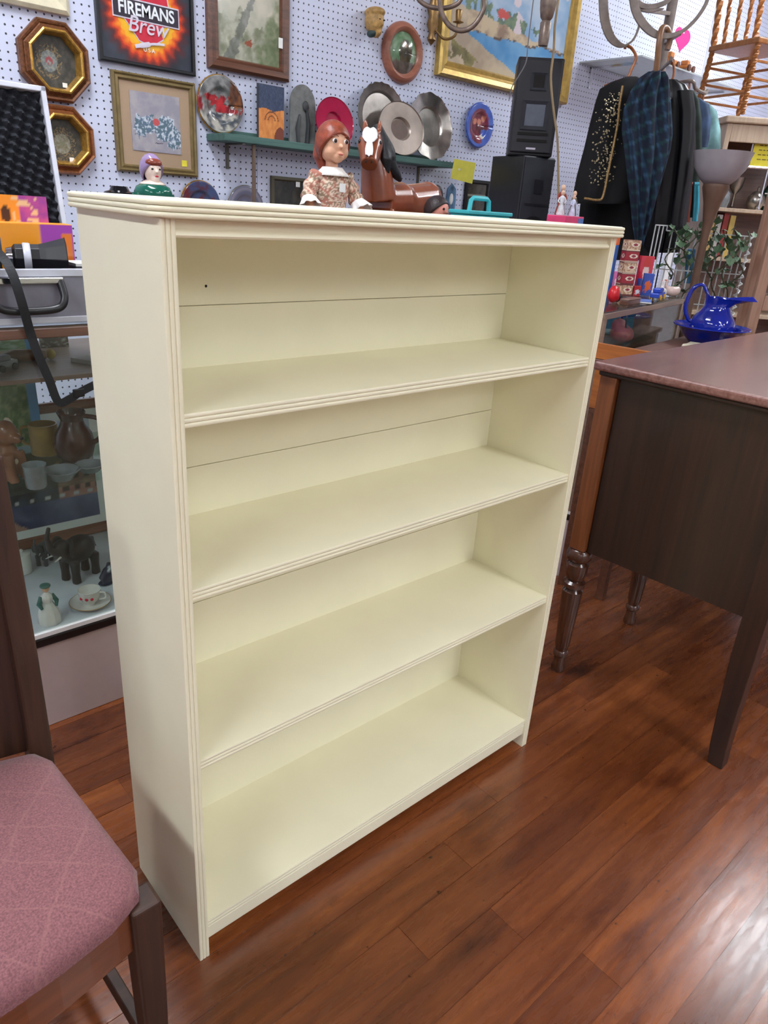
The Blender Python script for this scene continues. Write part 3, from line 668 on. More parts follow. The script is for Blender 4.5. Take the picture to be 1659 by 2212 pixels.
# large coastal painting in a gilt frame
x0, x1 = W(938, 150).x, W(1213, 232).x; z0 = (W(938, 155).z + W(1213, 232).z) / 2; z1 = z0 + 0.86
gp = hang('framed_painting', 'large gilt framed coastal painting with blue bay and sandy shore', 'picture', x0, x1, z0, z1); w, h = x1 - x0, z1 - z0
frame_mesh(rectpoly(w, h), [(0, 0), (0, 0.03), (0.008, 0.042), (0.03, 0.036), (0.045, 0.02), (0.06, 0.024), (0.068, 0.016), (0.068, 0)]).build('frame', mat('bright gilt frame', S(190, 158, 84), 0.34, metal=0.45, var=0.2), gp)
def PXY(p): d = (V(p) - CP) @ RM; return 829.5 + FPX * d.x / -d.z, 1106 - FPX * d.y / -d.z
def coast(u, v):
    px, py = PXY((x0 + 0.065 + u * (w - 0.13), YW, z0 + 0.065 + v * (h - 0.13)))
    n = fbm(u, v, 5); hill = 8 + 0.49 * (px - 985) + 6 * fbm(u, 0, 12); bay = 66 + 0.25 * (px - 1005) + 3 * math.sin(px * 0.09); sand = 70 + 0.9 * (px - 1005) + 6 * fbm(u, v, 7)
    c = mixc((140, 176, 210), (186, 204, 222), 0.5 + n * 1.3)
    if fbm(u + 5, v, 3) > 0.12: c = (218, 206, 212)
    if py > hill - 26 - 22 * abs(fbm(u, 0.3, 16)) and px < 1180 and fbm(u, v * 0.4, 14) > -0.05: c = mixc((92, 116, 112), (126, 146, 116), 0.5 + fbm(u, v, 20))
    if py > hill: c = mixc((206, 188, 158), (150, 128, 112), 0.35 + fbm(u, v, 14))
    if py > bay: c = mixc((116, 168, 208), (86, 146, 196), 0.5 + n * 1.4)
    if abs(py - bay) < 3 and fbm(u, v, 22) > 0.0: c = (104, 92, 84)
    if px < 1005 or py > sand: c = mixc((204, 188, 160), (176, 160, 140), 0.5 + fbm(u, v, 6) * 1.4) if py > hill else c
    if py > sand + 40 and fbm(u, v, 9) > 0.0: c = mixc((150, 142, 96), (110, 104, 76), 0.5 + fbm(u, v, 15))
    if math.hypot(px - 1083, (py - 32)) < 12 + fbm(u, v, 30) * 6: c = (204, 92, 88)
    return c
painted('painting', w - 0.13, h - 0.13, 150, 124, coast, gp, M_gloss, y=-0.014)

# green wooden wall shelf on metal brackets
M_teal = wood('green stained board', S(56, 88, 84), S(84, 118, 110), 0, 0.6, 1.0, 0.0)
YS = 1.955; zf = W(490, 305, YS).z; zs = PY(513, 283, YW).z
xa, xb = PY(486, 306, YS).x, PY(985, 355, YS).x
shz = (PY(486, 294, YS).z + PY(985, 346, YS).z) / 2
ws = thing('wall_shelf', 'green stained plank shelf on metal brackets', 'shelf', ((xa + xb) / 2, YW, shz)); hw = (xb - xa) / 2
MB().box(-hw, hw, YS - YW, 0, -0.026, 0).build('board', M_teal, ws, bevel=0.002)
MB().box(-hw + 0.06, hw - 0.0, -0.012, 0, 0.0, 0.022).build('back_strip', M_teal, ws, bevel=0.002)
for sx in (-hw + 0.09, hw - 0.12):
    MB().bar((sx, YS - YW + 0.01, -0.03), (sx, 0.0, -0.03), 0.014, 0.006).bar((sx, -0.004, -0.03), (sx, -0.004, -0.12), 0.014, 0.006).build('bracket', mat('dull steel', S(120, 118, 112), 0.4, metal=0.8), ws)
pr_ = PY(548, 320, YS + 0.02); MB().bar((pr_.x - (xa + xb) / 2, YS + 0.02 - YW, -0.027), (pr_.x - (xa + xb) / 2, YS + 0.02 - YW, 0.9402 - shz), 0.012).build('support_rod', mat('rusty rod', S(104, 86, 74), 0.6), ws)
# things standing on the shelf
def onshelf(name, label, cat, uc, y): p = PY(uc, 300, y); return thing(name, label, cat, (p.x, y, shz), 0)
def pxw(u0, u1, v, y): return PY(u1, v, y).x - PY(u0, v, y).x
def pzz(u, v, y): return PY(u, v, y).z - shz
y_ = 2.055
o = onshelf('painted_plaque', 'upright plaque with navy top and orange carved lower half on the green shelf', 'plaque', 586, y_); wq = pxw(557, 613, 240, y_); hq = pzz(586, 184, y_)
def plq(u, v):
    c = mixc((44, 58, 86), (66, 78, 104), 0.5 + fbm(u, v, 20)) if v > 0.56 + 0.02 * math.sin(u * 8) else mixc((206, 122, 58), (226, 148, 78), 0.5 + fbm(u, v, 9))
    for cx, cz, r in ((0.5, 0.36, 0.26),):
        d = math.hypot((u - cx), (v - cz) * 1.6)
        if v > 0.36 and (abs(d - r) < 0.02 or abs(d - r * 0.55) < 0.02): c = (120, 70, 40)
    if math.hypot(u - 0.85, v - 0.02) < 0.24: c = (120, 58, 40)
    return c
MB().box(-wq / 2, wq / 2, -0.0, 0.012, 0, hq).build('board', mat('plaque board', S(60, 60, 66), 0.6), o, bevel=0.001)
painted('painted_face', wq - 0.004, hq - 0.004, 40, 70, plq, o, M_print, y=-0.0015, cz=hq / 2)
o = onshelf('relief_plaque', 'grey arched stone plaque with carved figure on the green shelf', 'plaque', 654, y_); wq = pxw(628, 682, 250, y_); hq = pzz(654, 182, y_)
arch = [(-wq / 2, 0), (wq / 2, 0)] + [(wq / 2 * math.cos(a), hq - wq * 0.62 + wq * 0.62 * math.sin(a)) for a in (PI * k / 16 for k in range(17))]
M_stone = mat('grey stone', S(112, 114, 112), 0.6, var=0.25, scale=40, bump=0.4)
MB().prism(arch, lambda a, b: (a, 0.0, b), lambda a, b: (a, 0.014, b)).build('slab', M_stone, o, bevel=0.002)
mb = MB(); k_ = hq / 0.34; mb.tube([(-0.025, -0.002, 0.0), (-0.033, -0.004, 0.09 * k_), (-0.02, -0.004, 0.17 * k_)], [0.012, 0.014, 0.006], 8, 0.5); mb.tube([(0.02, -0.002, 0.0), (0.025, -0.004, 0.12 * k_), (0.012, -0.004, 0.23 * k_)], [0.022, 0.018, 0.006], 8, 0.5); mb.ell((0.01, -0.004, 0.22 * k_), (0.015, 0.008, 0.02))
mb.build('carved_figure', mat('dark carved stone', S(58, 60, 62), 0.6), o, smooth=True)
# leaning trays and plates
def tray(name, label, uc, vt, y, r, rzx, m, well=0.6, wavy=0, lean=0.16, mc=None, cat='tray'):
    o = onshelf(name, label, cat, uc, y); A = Matrix.Rotation(PI / 2 - lean, 3, 'X')
    pr = [(0.001, 0.004), (well * 0.98, 0.004), (well * 1.04, 0.012), (well * 1.1, 0.016), (0.97, 0.02), (1.0, 0.024), (1.0, 0.020), (0.97, 0.014), (well, 0.0), (0.001, 0.0)]
    mb = MB(); rings = []
    for q, d in pr:
        rings.append([V((0, 0, r * math.cos(lean))) + A @ V((q * r * rzx * math.cos(a) * (1 + (0.02 * math.cos(wavy * a) if wavy and q > 0.9 else 0)), q * r * math.sin(a) * (1 + (0.02 * math.cos(wavy * a) if wavy and q > 0.9 else 0)), d)) for a in (2 * PI * k / 64 for k in range(64))])
    mb.rings(rings, False); ob = mb.build('dish', m, o, smooth=True)
    if mc: MB().rings([[V((0, 0, r * math.cos(lean))) + A @ V((q * r * rzx * math.cos(a), q * r * math.sin(a), d)) for a in (2 * PI * k / 40 for k in range(40))] for q, d in ((well * 0.95, 0.0042), (well * 0.95, 0.0052), (0.01, 0.0062))], True).build('well', mc, o, smooth=True)
    return o
def rfor(uc, vt, y, lean=0.16): return pzz(uc, vt, y) / (2 * math.cos(lean))
M_rose = mat('magenta enamel', S(168, 20, 66), 0.12, var=0.1, coat=0.6)
tray('enamel_plate', 'shiny magenta enamel plate behind the doll', 716, 211, 2.03, rfor(716, 211, 2.03), 1.04, M_rose, 0.4)
tray('pewter_tray', 'large dark pewter tray with beaded border on the green shelf', 818, 178, 2.05, rfor(818, 178, 2.05), 1.0, mat('dark pewter', S(146, 138, 132), 0.32, metal=0.75, var=0.3, scale=14), 0.74, 24)
tray('pewter_tray', 'plain pewter plate with smooth round centre in front of larger tray', 860, 220, 2.0, rfor(860, 220, 2.0), 1.26, mat('warm pewter', S(172, 158, 148), 0.35, metal=0.7, var=0.2, scale=10), 0.40, mc=mat('polished pewter', S(172, 158, 148), 0.12, metal=0.7, var=0.1))
tray('pewter_tray', 'silver dish with wavy rim at the end of the green shelf', 922, 200, 2.035, rfor(922, 200, 2.035), 1.0, M_silver, 0.56, 12)

# small dark portrait and other low pictures
x0, x1, _, z1 = wrect(tl=(583, 378), tr=(660, 387)); z0 = z1 - 0.24
o = hang('small_portrait', 'small dark framed portrait below the green shelf', 'picture', x0, x1, z0, z1); w, h = x1 - x0, z1 - z0
frame_mesh(rectpoly(w, h), [(0, 0), (0, 0.014), (0.012, 0.018), (0.018, 0.01), (0.018, 0)]).build('frame', mat('olive wood', S(76, 70, 50), 0.5), o)
painted('painting', w - 0.03, h - 0.03, 30, 36, lambda u, v: (196, 150, 90) if math.hypot((u - .45) * 1.2, v - .28) < .16 + fbm(u, v, 9) * .05 else mixc((34, 38, 34), (62, 62, 54), 0.5 + fbm(u, v, 4)), o, M_gloss, y=-0.008)
q = W(640, 398); ptag(o, q.x - (x0 + x1) / 2, q.z - (z0 + z1) / 2, -0.012, 0.022, 0.022)
x0, x1, _, z1 = wrect(tl=(1005, 388), tr=(1056, 390)); z0 = z1 - 0.24
o = hang('small_picture', 'little black framed picture beside the yellow note', 'picture', x0, x1, z0, z1); w, h = x1 - x0, z1 - z0
frame_mesh(rectpoly(w, h), [(0, 0), (0, 0.014), (0.014, 0.016), (0.02, 0.01), (0.02, 0)]).build('frame', M_frameblack, o)
painted('picture', w - 0.036, h - 0.036, 20, 24, lambda u, v: (150, 150, 140) if abs(v - 0.72) < 0.02 else mixc((70, 66, 54), (44, 44, 40), 0.5 + fbm(u, v, 4)), o, M_gloss, y=-0.006)
c = W(972, 430); o = thing('painted_ornament', 'blue and white painted figure ornament hung under the yellow note', 'ornament', (c.x, YW, c.z))
MB().prism([(-0.03, -0.1), (0.03, -0.1), (0.035, 0), (0.03, 0.05), (0, 0.075), (-0.03, 0.05), (-0.035, 0)], lambda a, b: (a, 0, b), lambda a, b: (a, -0.012, b)).build('body', mat('blue glaze mottled', S(96, 132, 168), 0.3, var=0.6, scale=26), o, bevel=0.003)
MB().ell((-0.005, -0.014, 0.0), (0.014, 0.006, 0.028)).build('painted_figure', M_white, o, smooth=True)
# yellow paper note pinned to the shelf end
q = [PY(*p, YS - 0.003) for p in ((982, 343), (1028, 352), (1020, 397), (974, 385))]
nt_ = thing('paper_note', 'bright yellow folded paper note pinned to the end of the green shelf', 'note', q[3])
mb = MB(); a = [p - q[3] for p in q]; mb.add([a[0], a[1], a[2], a[3]] + [p + V((0, 0.0014, 0)) for p in a], [(3, 2, 1, 0), (4, 5, 6, 7), (0, 1, 5, 4), (1, 2, 6, 5), (2, 3, 7, 6), (3, 0, 4, 7)])
mb.build('sheet', mat('yellow paper', S(236, 228, 92), 0.7, var=0.06), nt_)
MB().lathe([(0.006, 0), (0.006, 0.003)], (0, 0, 0), 10, Matrix.Rotation(PI / 2, 3, 'X')).build('pin', M_white, nt_, loc=tuple(PY(992, 366, YS - 0.004) - q[3]))

# ================================================================== GLASS SHOWCASE COUNTERS
M_base = mat('pinkish white laminate', S(196, 178, 176), 0.45, var=0.03)
M_trim = mat('black trim', S(26, 22, 24), 0.3)
M_frame = wood('showcase frame', S(96, 66, 54), S(128, 92, 76), 0, 0.4)
M_deck = mat('white deck', S(206, 208, 214), 0.5, var=0.04)
M_top = mat('grey glass top', S(150, 150, 152), 0.1, var=0.05)
def showcase(name, label, loc, rz, Lx, Dp, zt, shelves, frame):
    """front along local x at y = 0, depth towards +y"""
    o = thing(name, label, 'showcase', loc, rz)
    MB().box(0, Lx, 0.0, Dp, 0, 0.228).build('base', M_base, o, bevel=0.002)
    MB().box(-0.004, Lx + 0.004, -0.006, Dp, 0.228, 0.252).build('black_trim', M_trim, o, bevel=0.004)
    MB().box(-0.002, Lx + 0.002, -0.004, 0.010, 0.2525, 0.263).build('white_strip', M_white, o)
    MB().box(0.0, Lx, 0.0105, Dp, 0.2525, 0.262).build('deck', M_deck, o)
    if frame is not M_frame: MB().box(0.021, Lx - 0.021, Dp - 0.008, Dp - 0.004, 0.263, zt - 0.027).build('back_panel', M_shwood, o); MB().box(Lx - 0.014, Lx - 0.006, 0.021, Dp - 0.021, 0.263, zt - 0.027).build('end_panel', M_shwood, o)  # panels added so the angled showcase looks dark inside
    for x in (0.0, Lx - 0.02):
        for y in (0.0, Dp - 0.02):
            MB().box(x, x + 0.02, y, y + 0.02, 0.263, zt - 0.026).build('corner_post', frame, o)
    MB().box(0, Lx, 0.0, 0.03, zt - 0.026, zt - 0.006).build('top_rail', frame, o, bevel=0.002)
    MB().box(0, Lx, Dp - 0.03, Dp, zt - 0.026, zt - 0.006).build('top_rail', frame, o, bevel=0.002)
    for x in (0.0, Lx - 0.03): MB().box(x, x + 0.03, 0.0305, Dp - 0.0305, zt - 0.026, zt - 0.006).build('top_rail', frame, o, bevel=0.002)
    MB().box(0, Lx, 0.0, Dp, zt - 0.006, zt).build('glass_top', M_glass, o)
    MB().box(0.0205, Lx - 0.0205, 0.004, 0.008, 0.2635, zt - 0.0265).build('front_glass', M_glass, o)
    for z, m, dp in shelves:
        MB().box(0.021, Lx - 0.021, 0.09, 0.09 + dp, z - 0.01, z).build('shelf', m, o, bevel=0.001)
    return o
M_shglass = glass('greenish shelf glass', (0.82, 0.9, 0.86, 1))
M_shwood = wood('showcase shelf board', S(110, 84, 74), S(142, 112, 100), 0, 0.4)
CZ = 0.962; CX0, CY0, CDp = -1.3, 0.765, 0.53
showcase('glass_showcase', 'long glass showcase counter with brown frame and pinkish base behind the bookcase', (CX0, CY0, 0), 0, 2.92, CDp, CZ, [(0.835, M_shwood, 0.415), (0.585, M_shglass, 0.345)], M_frame)
DK = 0.2622; SH1 = 0.8352; SH2 = 0.5852

# ---- figurine helpers
def blob(name, parts, m, parent, vox=0.003, it=8):
    mb = MB()
    for p in parts:
        if p[0] == 'e': mb.ell(p[1], p[2], p[3] if len(p) > 3 else None)
        else: mb.tube([q[0] for q in p[1]], [q[1] for q in p[1]], 18)
    return remesh(mb.build(name, m, parent), vox, it)
RZ = lambda a: Matrix.Rotation(a, 3, 'Z')
# contents: bottom deck
M_china = mat('bone china', S(222, 218, 212), 0.2, var=0.05); M_ebony = mat('carved dark wood', S(40, 32, 32), 0.4, var=0.3)
p = PZ(108, 1343, DK); o = thing('lady_figurine', 'white porcelain lady figurine with green bonnet and shawl', 'figurine', p)
MB().lathe([(0.024, 0), (0.026, 0.004), (0.025, 0.02), (0.021, 0.035), (0.0125, 0.052), (0.011, 0.056), (0.0135, 0.066), (0.012, 0.074), (0.005, 0.08), (0.004, 0.083)], n=28, flute=9, famp=0.05).build('gown', M_china, o, smooth=True)
MB().ell((0, 0, 0.091), (0.0085, 0.0085, 0.0105)).build('head', mat('porcelain skin', S(226, 180, 150), 0.3), o, smooth=True)
MB().ell((0, 0.001, 0.0975), (0.0125, 0.0125, 0.0055)).build('bonnet', mat('green glaze', S(64, 104, 96), 0.3), o, smooth=True)
for s in (-1, 1): MB().tube([(s * 0.012, 0, 0.072), (s * 0.02, -0.004, 0.055), (s * 0.016, -0.012, 0.044)], [0.005, 0.0055, 0.003], 8).build('sleeve', MATS['green glaze'], o, smooth=True)
p = PZ(196, 1322, DK); p = PY(196, 1306, 0.826); p.z = DK; o = thing('saucer', 'white gilt rimmed saucer under the flowered teacup', 'saucer', p)
MB().lathe([(0.02, 0), (0.022, 0.003), (0.045, 0.009), (0.049, 0.0125), (0.0485, 0.0135), (0.03, 0.0075), (0.02, 0.005), (0.001, 0.005)], n=32).build('dish', M_china, o, smooth=True)
MB().rings([[((0.0488 + 0.0008 * math.cos(b)) * math.cos(a), (0.0488 + 0.0008 * math.cos(b)) * math.sin(a), 0.0132 + 0.0008 * math.sin(b)) for b in (2 * PI * j / 5 for j in range(5))] for a in (2 * PI * k / 32 for k in range(33))], False).build('gilt_rim', M_gold, o)
tcup = thing('teacup', 'white china teacup with painted roses standing in its saucer', 'teacup', p + V((0, 0, 0.0052)))
MB().lathe([(0.012, 0), (0.0125, 0.004), (0.02, 0.012), (0.0255, 0.026), (0.027, 0.04), (0.0262, 0.04), (0.024, 0.026), (0.018, 0.012), (0.001, 0.006)], n=28).build('bowl', M_china, tcup, smooth=True)
MB().tube(spline([NR * 0.0255 + V((0, 0, 0.034)), NR * 0.038 + V((0, 0, 0.034)), NR * 0.039 + V((0, 0, 0.02)), NR * 0.024 + V((0, 0, 0.014))]), 0.0022, 7).build('handle', M_china, tcup, smooth=True)
for k, a in enumerate((-0.5, 0.1, 0.6)):
    d = (-NF * math.cos(a) + NR * math.sin(a)); MB().ell(d * 0.0245 + V((0, 0, 0.024)), (0.004, 0.004, 0.004)).build('painted_rose', M_red, tcup)
def elephant(name, label, p, s, rz, m):
    o = thing(name, label, 'figurine', p, rz)
    parts = [('e', (0, 0, 0.66 * s), (0.42 * s, 0.27 * s, 0.30 * s)), ('e', (0.42 * s, 0, 0.82 * s), (0.2 * s, 0.18 * s, 0.22 * s)),
             ('t', [(V((0.56, 0, 0.8)) * s, 0.1 * s), (V((0.7, 0, 0.95)) * s, 0.075 * s), (V((0.74, 0, 1.2)) * s, 0.055 * s), (V((0.66, 0, 1.42)) * s, 0.045 * s)])]
    for x in (-0.28, 0.26):
        for y in (-0.15, 0.15): parts.append(('t', [(V((x, y, 0.5)) * s, 0.11 * s), (V((x, y, 0.2)) * s, 0.085 * s), (V((x, y, 0.0)) * s, 0.1 * s)]))
    parts.append(('t', [(V((-0.4, 0, 0.8)) * s, 0.04 * s), (V((-0.5, 0, 0.5)) * s, 0.02 * s)]))
    blob('body', parts, m, o, 0.028 * s)
    for y in (-1, 1): MB().ell(V((0.34, 0.2 * y, 0.84)) * s, (0.13 * s, 0.03 * s, 0.2 * s), RZ(0.5 * y)).build('ear', m, o, smooth=True)
    for y in (-1, 1): MB().tube([V((0.55, 0.1 * y, 0.72)) * s, V((0.72, 0.13 * y, 0.7)) * s], [0.025 * s, 0.008 * s], 7).build('tusk', M_china, o)
    return o
pe = PZ(163, 1248, DK); elephant('elephant_figurine', 'large dark carved elephant figurine with raised trunk on the showcase deck', pe + V((0.015, 0.0, 0)), 0.125, math.radians(205), M_ebony)
pe = PZ(122, 1210, DK); elephant('elephant_figurine', 'small slate grey elephant figurine behind the white lady', V((pe.x - 0.03, min(pe.y, 1.14), DK)), 0.066, math.radians(230), mat('slate', S(70, 76, 80), 0.5))
p = PZ(228, 1262, DK) + V((0.012, 0, 0)); o = thing('dolphin_figurine', 'dark blue glazed dolphin figurine beside the teacup', 'figurine', p)
blob('body', [('t', [(V((-0.02, 0, 0.012)), 0.012), (V((0.0, 0.0, 0.03)), 0.019), (V((0.022, 0, 0.05)), 0.017), (V((0.042, 0, 0.045)), 0.008), (V((0.054, 0, 0.036)), 0.004)]), ('e', (-0.01, 0, 0.005), (0.022, 0.016, 0.0055)), ('e', (0.0, 0, 0.05), (0.008, 0.004, 0.014))], mat('navy glaze', S(30, 36, 60), 0.2), o, 0.0025)
p = PZ(52, 1236, DK); o = thing('china_jar', 'plain white china jar with lid at the back of the deck', 'jar', p)
MB().lathe([(0.02, 0), (0.022, 0.003), (0.0225, 0.045), (0.021, 0.05)], n=24).build('body', M_china, o, smooth=True)
MB().lathe([(0.0225, 0.0502), (0.022, 0.056), (0.004, 0.06), (0.005, 0.066), (0.002, 0.069)], n=24).build('lid', M_china, o, smooth=True)
# contents: framed train photograph standing at the back of the deck
YP = 1.235
q0, q1 = PY(0, 883, YP), PY(190, 866, YP); zt_ = q0.z - 0.003; zb_ = DK + 0.001; wd_ = 0.46; ht_ = zt_ - zb_
tp = thing('train_picture', 'wood framed photograph of a dark locomotive before a red building', 'picture', (q1.x - wd_ / 2 + 0.055, YP + 0.01, zb_ + ht_ / 2)); tp.rotation_euler = (-0.06, 0, 0)
frame_mesh(rectpoly(wd_, ht_), [(0, 0), (0, 0.014), (0.006, 0.018), (0.02, 0.014), (0.026, 0.016), (0.03, 0.006), (0.03, 0)]).build('frame', M_frame if False else wood('red brown frame', S(112, 64, 44), S(146, 88, 62), 0), tp)
MB().box(-wd_ / 2 + 0.02, wd_ / 2 - 0.02, -0.006, 0, -ht_ / 2 + 0.02, ht_ / 2 - 0.02).build('mount', M_white, tp)
def train(u, v):
    c = mixc((150, 168, 196), (190, 200, 214), v + fbm(u, v, 3) * 0.4) if v > 0.74 else mixc((150, 100, 92), (176, 130, 118), 0.5 + fbm(u, v, 8))
    if v > 0.3 and v < 0.68 and u > 0.7 and int(u * 22) % 2 == 0 and int(v * 14) % 2 == 0: c = (60, 40, 44)
    if 0.22 < v < 0.62 and u < 0.7: c = mixc((38, 44, 58), (62, 74, 92), 0.5 + fbm(u, v, 10))
    if v < 0.24: c = mixc((52, 62, 104), (80, 90, 130), 0.5 + fbm(u, v, 6))
    if v < 0.2 and u < 0.42 - v: c = (176, 136, 122)
    if abs(v - 0.27) < 0.02 and int(u * 26) % 3 == 0: c = (190, 190, 196)
    if 0.6 < v < 0.74: c = mixc((60, 52, 56), (96, 84, 84), 0.5 + fbm(u, v, 5))
    return c
painted('photograph', wd_ - 0.11, ht_ - 0.11, 70, 60, train, tp, M_gloss, y=-0.0072)
# contents: glass shelf with dog, copper jug, glassware
p = PY(28, 1068, 0.93); o = thing('dog_figurine', 'brown and white spotted ceramic dog sitting on the glass shelf', 'figurine', (p.x - 0.005, 0.93, SH2 + 0.003), math.radians(-60))
blob('body', [('e', (0, 0, 0.05), (0.032, 0.03, 0.055)), ('e', (0.012, 0, 0.115), (0.026, 0.026, 0.03)), ('e', (0.036, 0, 0.106), (0.02, 0.014, 0.013)), ('t', [(V((0.025, 0.016, 0.07)), 0.013), (V((0.034, 0.018, 0.02)), 0.01), (V((0.038, 0.018, 0.004)), 0.012)]), ('t', [(V((0.025, -0.016, 0.07)), 0.013), (V((0.034, -0.018, 0.02)), 0.01), (V((0.038, -0.018, 0.004)), 0.012)]), ('e', (0, 0.026, 0.022), (0.03, 0.016, 0.022)), ('e', (0, -0.026, 0.022), (0.03, 0.016, 0.022))],
     mat('spotted ceramic', S(130, 84, 60), 0.25, var=0.25), o, 0.0032)
for y in (-1, 1): MB().ell((0.0, 0.026 * y, 0.115), (0.015, 0.008, 0.03), Matrix.Rotation(0.2 * y, 3, 'X')).build('ear', mat('cream glaze', S(206, 190, 164), 0.25), o, smooth=True)
for pos, r in (((-0.022, 0.012, 0.06), 0.018), ((0.0, -0.026, 0.07), 0.014), ((-0.01, 0.0, 0.1), 0.016), ((0.028, 0.0, 0.05), 0.008)): MB().ell(pos, (r, r * 0.8, r)).build('spot', MATS['cream glaze'], o, smooth=True)
MB().ell((0.056, 0, 0.109), (0.004, 0.005, 0.004)).build('nose', M_black, o)
p = PY(166, 1006, 1.0); zj = SH2; jh = PY(170, 885, 1.0).z - zj
o = thing('copper_jug', 'dark red-brown glazed jug with handle on the glass shelf', 'jug', (p.x, 1.0, zj))
MB().lathe([(0.03, 0), (0.042, jh * 0.1), (0.05, jh * 0.32), (0.044, jh * 0.55), (0.03, jh * 0.72), (0.026, jh * 0.82), (0.034, jh * 0.97), (0.032, jh), (0.024, jh * 0.82), (0.002, jh * 0.6)], n=28).build('body', mat('oxblood glaze', S(74, 36, 30), 0.22, var=0.25), o, smooth=True)
MB().tube(spline([NR * 0.03 + V((0, 0, jh * 0.92)), NR * 0.07 + V((0, 0, jh * 0.86)), NR * 0.072 + V((0, 0, jh * 0.55)), NR * 0.045 + V((0, 0, jh * 0.35))]), 0.006, 8).build('handle', MATS['oxblood glaze'], o, smooth=True)
M_crystal = mat('cut crystal', S(176, 182, 188), 0.08, var=0.2); M_crystal.node_tree.nodes['Principled BSDF'].inputs['Transmission Weight'].default_value = 0.55
for k, (u, v, y, prof_, lab) in enumerate(((78, 1040, 0.86, [(0.02, 0), (0.022, 0.004), (0.024, 0.05), (0.026, 0.055), (0.0235, 0.05), (0.02, 0.008), (0.001, 0.006)], 'clear crystal tumbler on the glass shelf'),
                                    (134, 1030, 0.88, [(0.022, 0), (0.03, 0.012), (0.042, 0.024), (0.04, 0.025), (0.028, 0.014), (0.001, 0.008)], 'shallow cut crystal bowl on the glass shelf'),
                                    (196, 1022, 0.9, [(0.02, 0), (0.028, 0.01), (0.036, 0.018), (0.034, 0.02), (0.02, 0.01), (0.001, 0.006)], 'clear glass ashtray beside the brown jug'))):
    p = PY(u, v, y); o = thing('crystal_glass', lab, 'glassware', (p.x, y, SH2)); MB().lathe(prof_, n=24, flute=12, famp=0.03).build('vessel', M_crystal, o, smooth=True)
p = PY(118, 985, 1.08); o = thing('yellow_mug', 'mustard and white ceramic mug behind the crystal bowl', 'mug', (p.x - 0.02, 1.08, SH2))
MB().lathe([(0.03, 0), (0.034, 0.003), (0.034, 0.08), (0.031, 0.08), (0.03, 0.006), (0.001, 0.006)], n=24).build('body', mat('mustard glaze', S(160, 128, 70), 0.3, var=0.2), o, smooth=True)
MB().tube(spline([NR * -0.033 + V((0, 0, 0.07)), NR * -0.058 + V((0, 0, 0.062)), NR * -0.056 + V((0, 0, 0.028)), NR * -0.033 + V((0, 0, 0.02))]), 0.004, 8).build('handle', MATS['mustard glaze'], o, smooth=True)
# contents: upper wooden shelf with cards, album and a carving
def card(name, label, cat, u0, u1, v0, y, z, fn, lean=-0.12, edge=None, w=None, h=None):
    a, b = PY(u0, v0, y), PY(u1, v0, y); w = w or b.x - a.x; h = h or a.z - z
    o = thing(name, label, cat, ((a.x + b.x) / 2, y, z)); o.rotation_euler = (lean, 0, 0)
    painted('print', w, h, 30, 24, fn, o, M_gloss, y=-0.0012, cz=h / 2); MB().box(-w / 2, w / 2, 0, 0.004, 0, h).build('backing', edge or mat('light blue card', S(104, 150, 196), 0.6), o)
    return o
lands = lambda u, v: (110, 160, 210) if u > 0.86 else mixc((176, 200, 178), (120, 150, 110), 0.5 + fbm(u, v, 5) * 1.5 - (v - 0.5))
card('scenic_card', 'pale green scenic card with blue edge on the upper showcase shelf', 'card', -70, 73, 728, 1.17, SH1, lands)
card('photo_album', 'dark brown album with figures standing beside the scenic card', 'album', 84, 146, 722, 1.17, SH1, lambda u, v: mixc((70, 44, 42), (150, 146, 140), 0.2 + fbm(u, v, 7) * 1.4), edge=mat('maroon board', S(86, 34, 36), 0.5))
o = card('scenic_book', 'green leafy picture book with blue spine on the glass shelf', 'book', -70, 79, 838, 1.17, SH2, lambda u, v: (104, 160, 214) if u > 0.86 else mixc((84, 116, 74), (150, 164, 120), 0.5 + fbm(u, v, 12) * 1.4), lean=-0.05)
p = PZ(55, 782, SH1); o = thing('wood_carving', 'long brown wooden carving lying on the upper showcase shelf', 'carving', (p.x, p.y, SH1))
blob('body', [('t', [(V((-0.05, 0, 0.012)), 0.010), (V((-0.02, 0, 0.016)), 0.016), (V((0.02, 0.004, 0.014)), 0.014), (V((0.05, 0.006, 0.012)), 0.011)])], mat('reddish carving', S(104, 66, 48), 0.5, var=0.3), o, 0.003)
MB().ell((0.06, 0.006, 0.013), (0.012, 0.011, 0.0125)).build('yellow_knob', mat('ochre paint', S(150, 124, 52), 0.5), o, smooth=True)
p = PZ(10, 800, SH1); o = thing('metal_toy', 'small grey metal toy at the front of the upper showcase shelf', 'toy', (p.x, max(p.y, 0.84), SH1), 0.5)
MB().box(-0.03, 0.03, -0.012, 0.012, 0.008, 0.022).box(-0.012, 0.014, -0.010, 0.010, 0.022, 0.034).build('body', mat('grey enamel', S(120, 122, 128), 0.4), o, bevel=0.003)
for x in (-0.018, 0.018):
    for y in (-1, 1): MB().lathe([(0.008, -0.002), (0.008, 0.002)], (x, y * 0.014, 0.008), 12, Matrix.Rotation(PI / 2, 3, 'X')).build('wheel', M_black, o)
p = PZ(180, 780, SH1); o = thing('folded_map', 'pale folded paper lying on the upper showcase shelf', 'paper', (p.x + 0.03, p.y, SH1), 0.5)
MB().box(-0.05, 0.05, -0.03, 0.03, 0, 0.006).build('sheet', mat('aged paper', S(170, 160, 158), 0.8), o); MB().box(-0.05, 0.05, -0.03, 0.03, 0.0065, 0.010).build('fold', MATS['aged paper'], o)

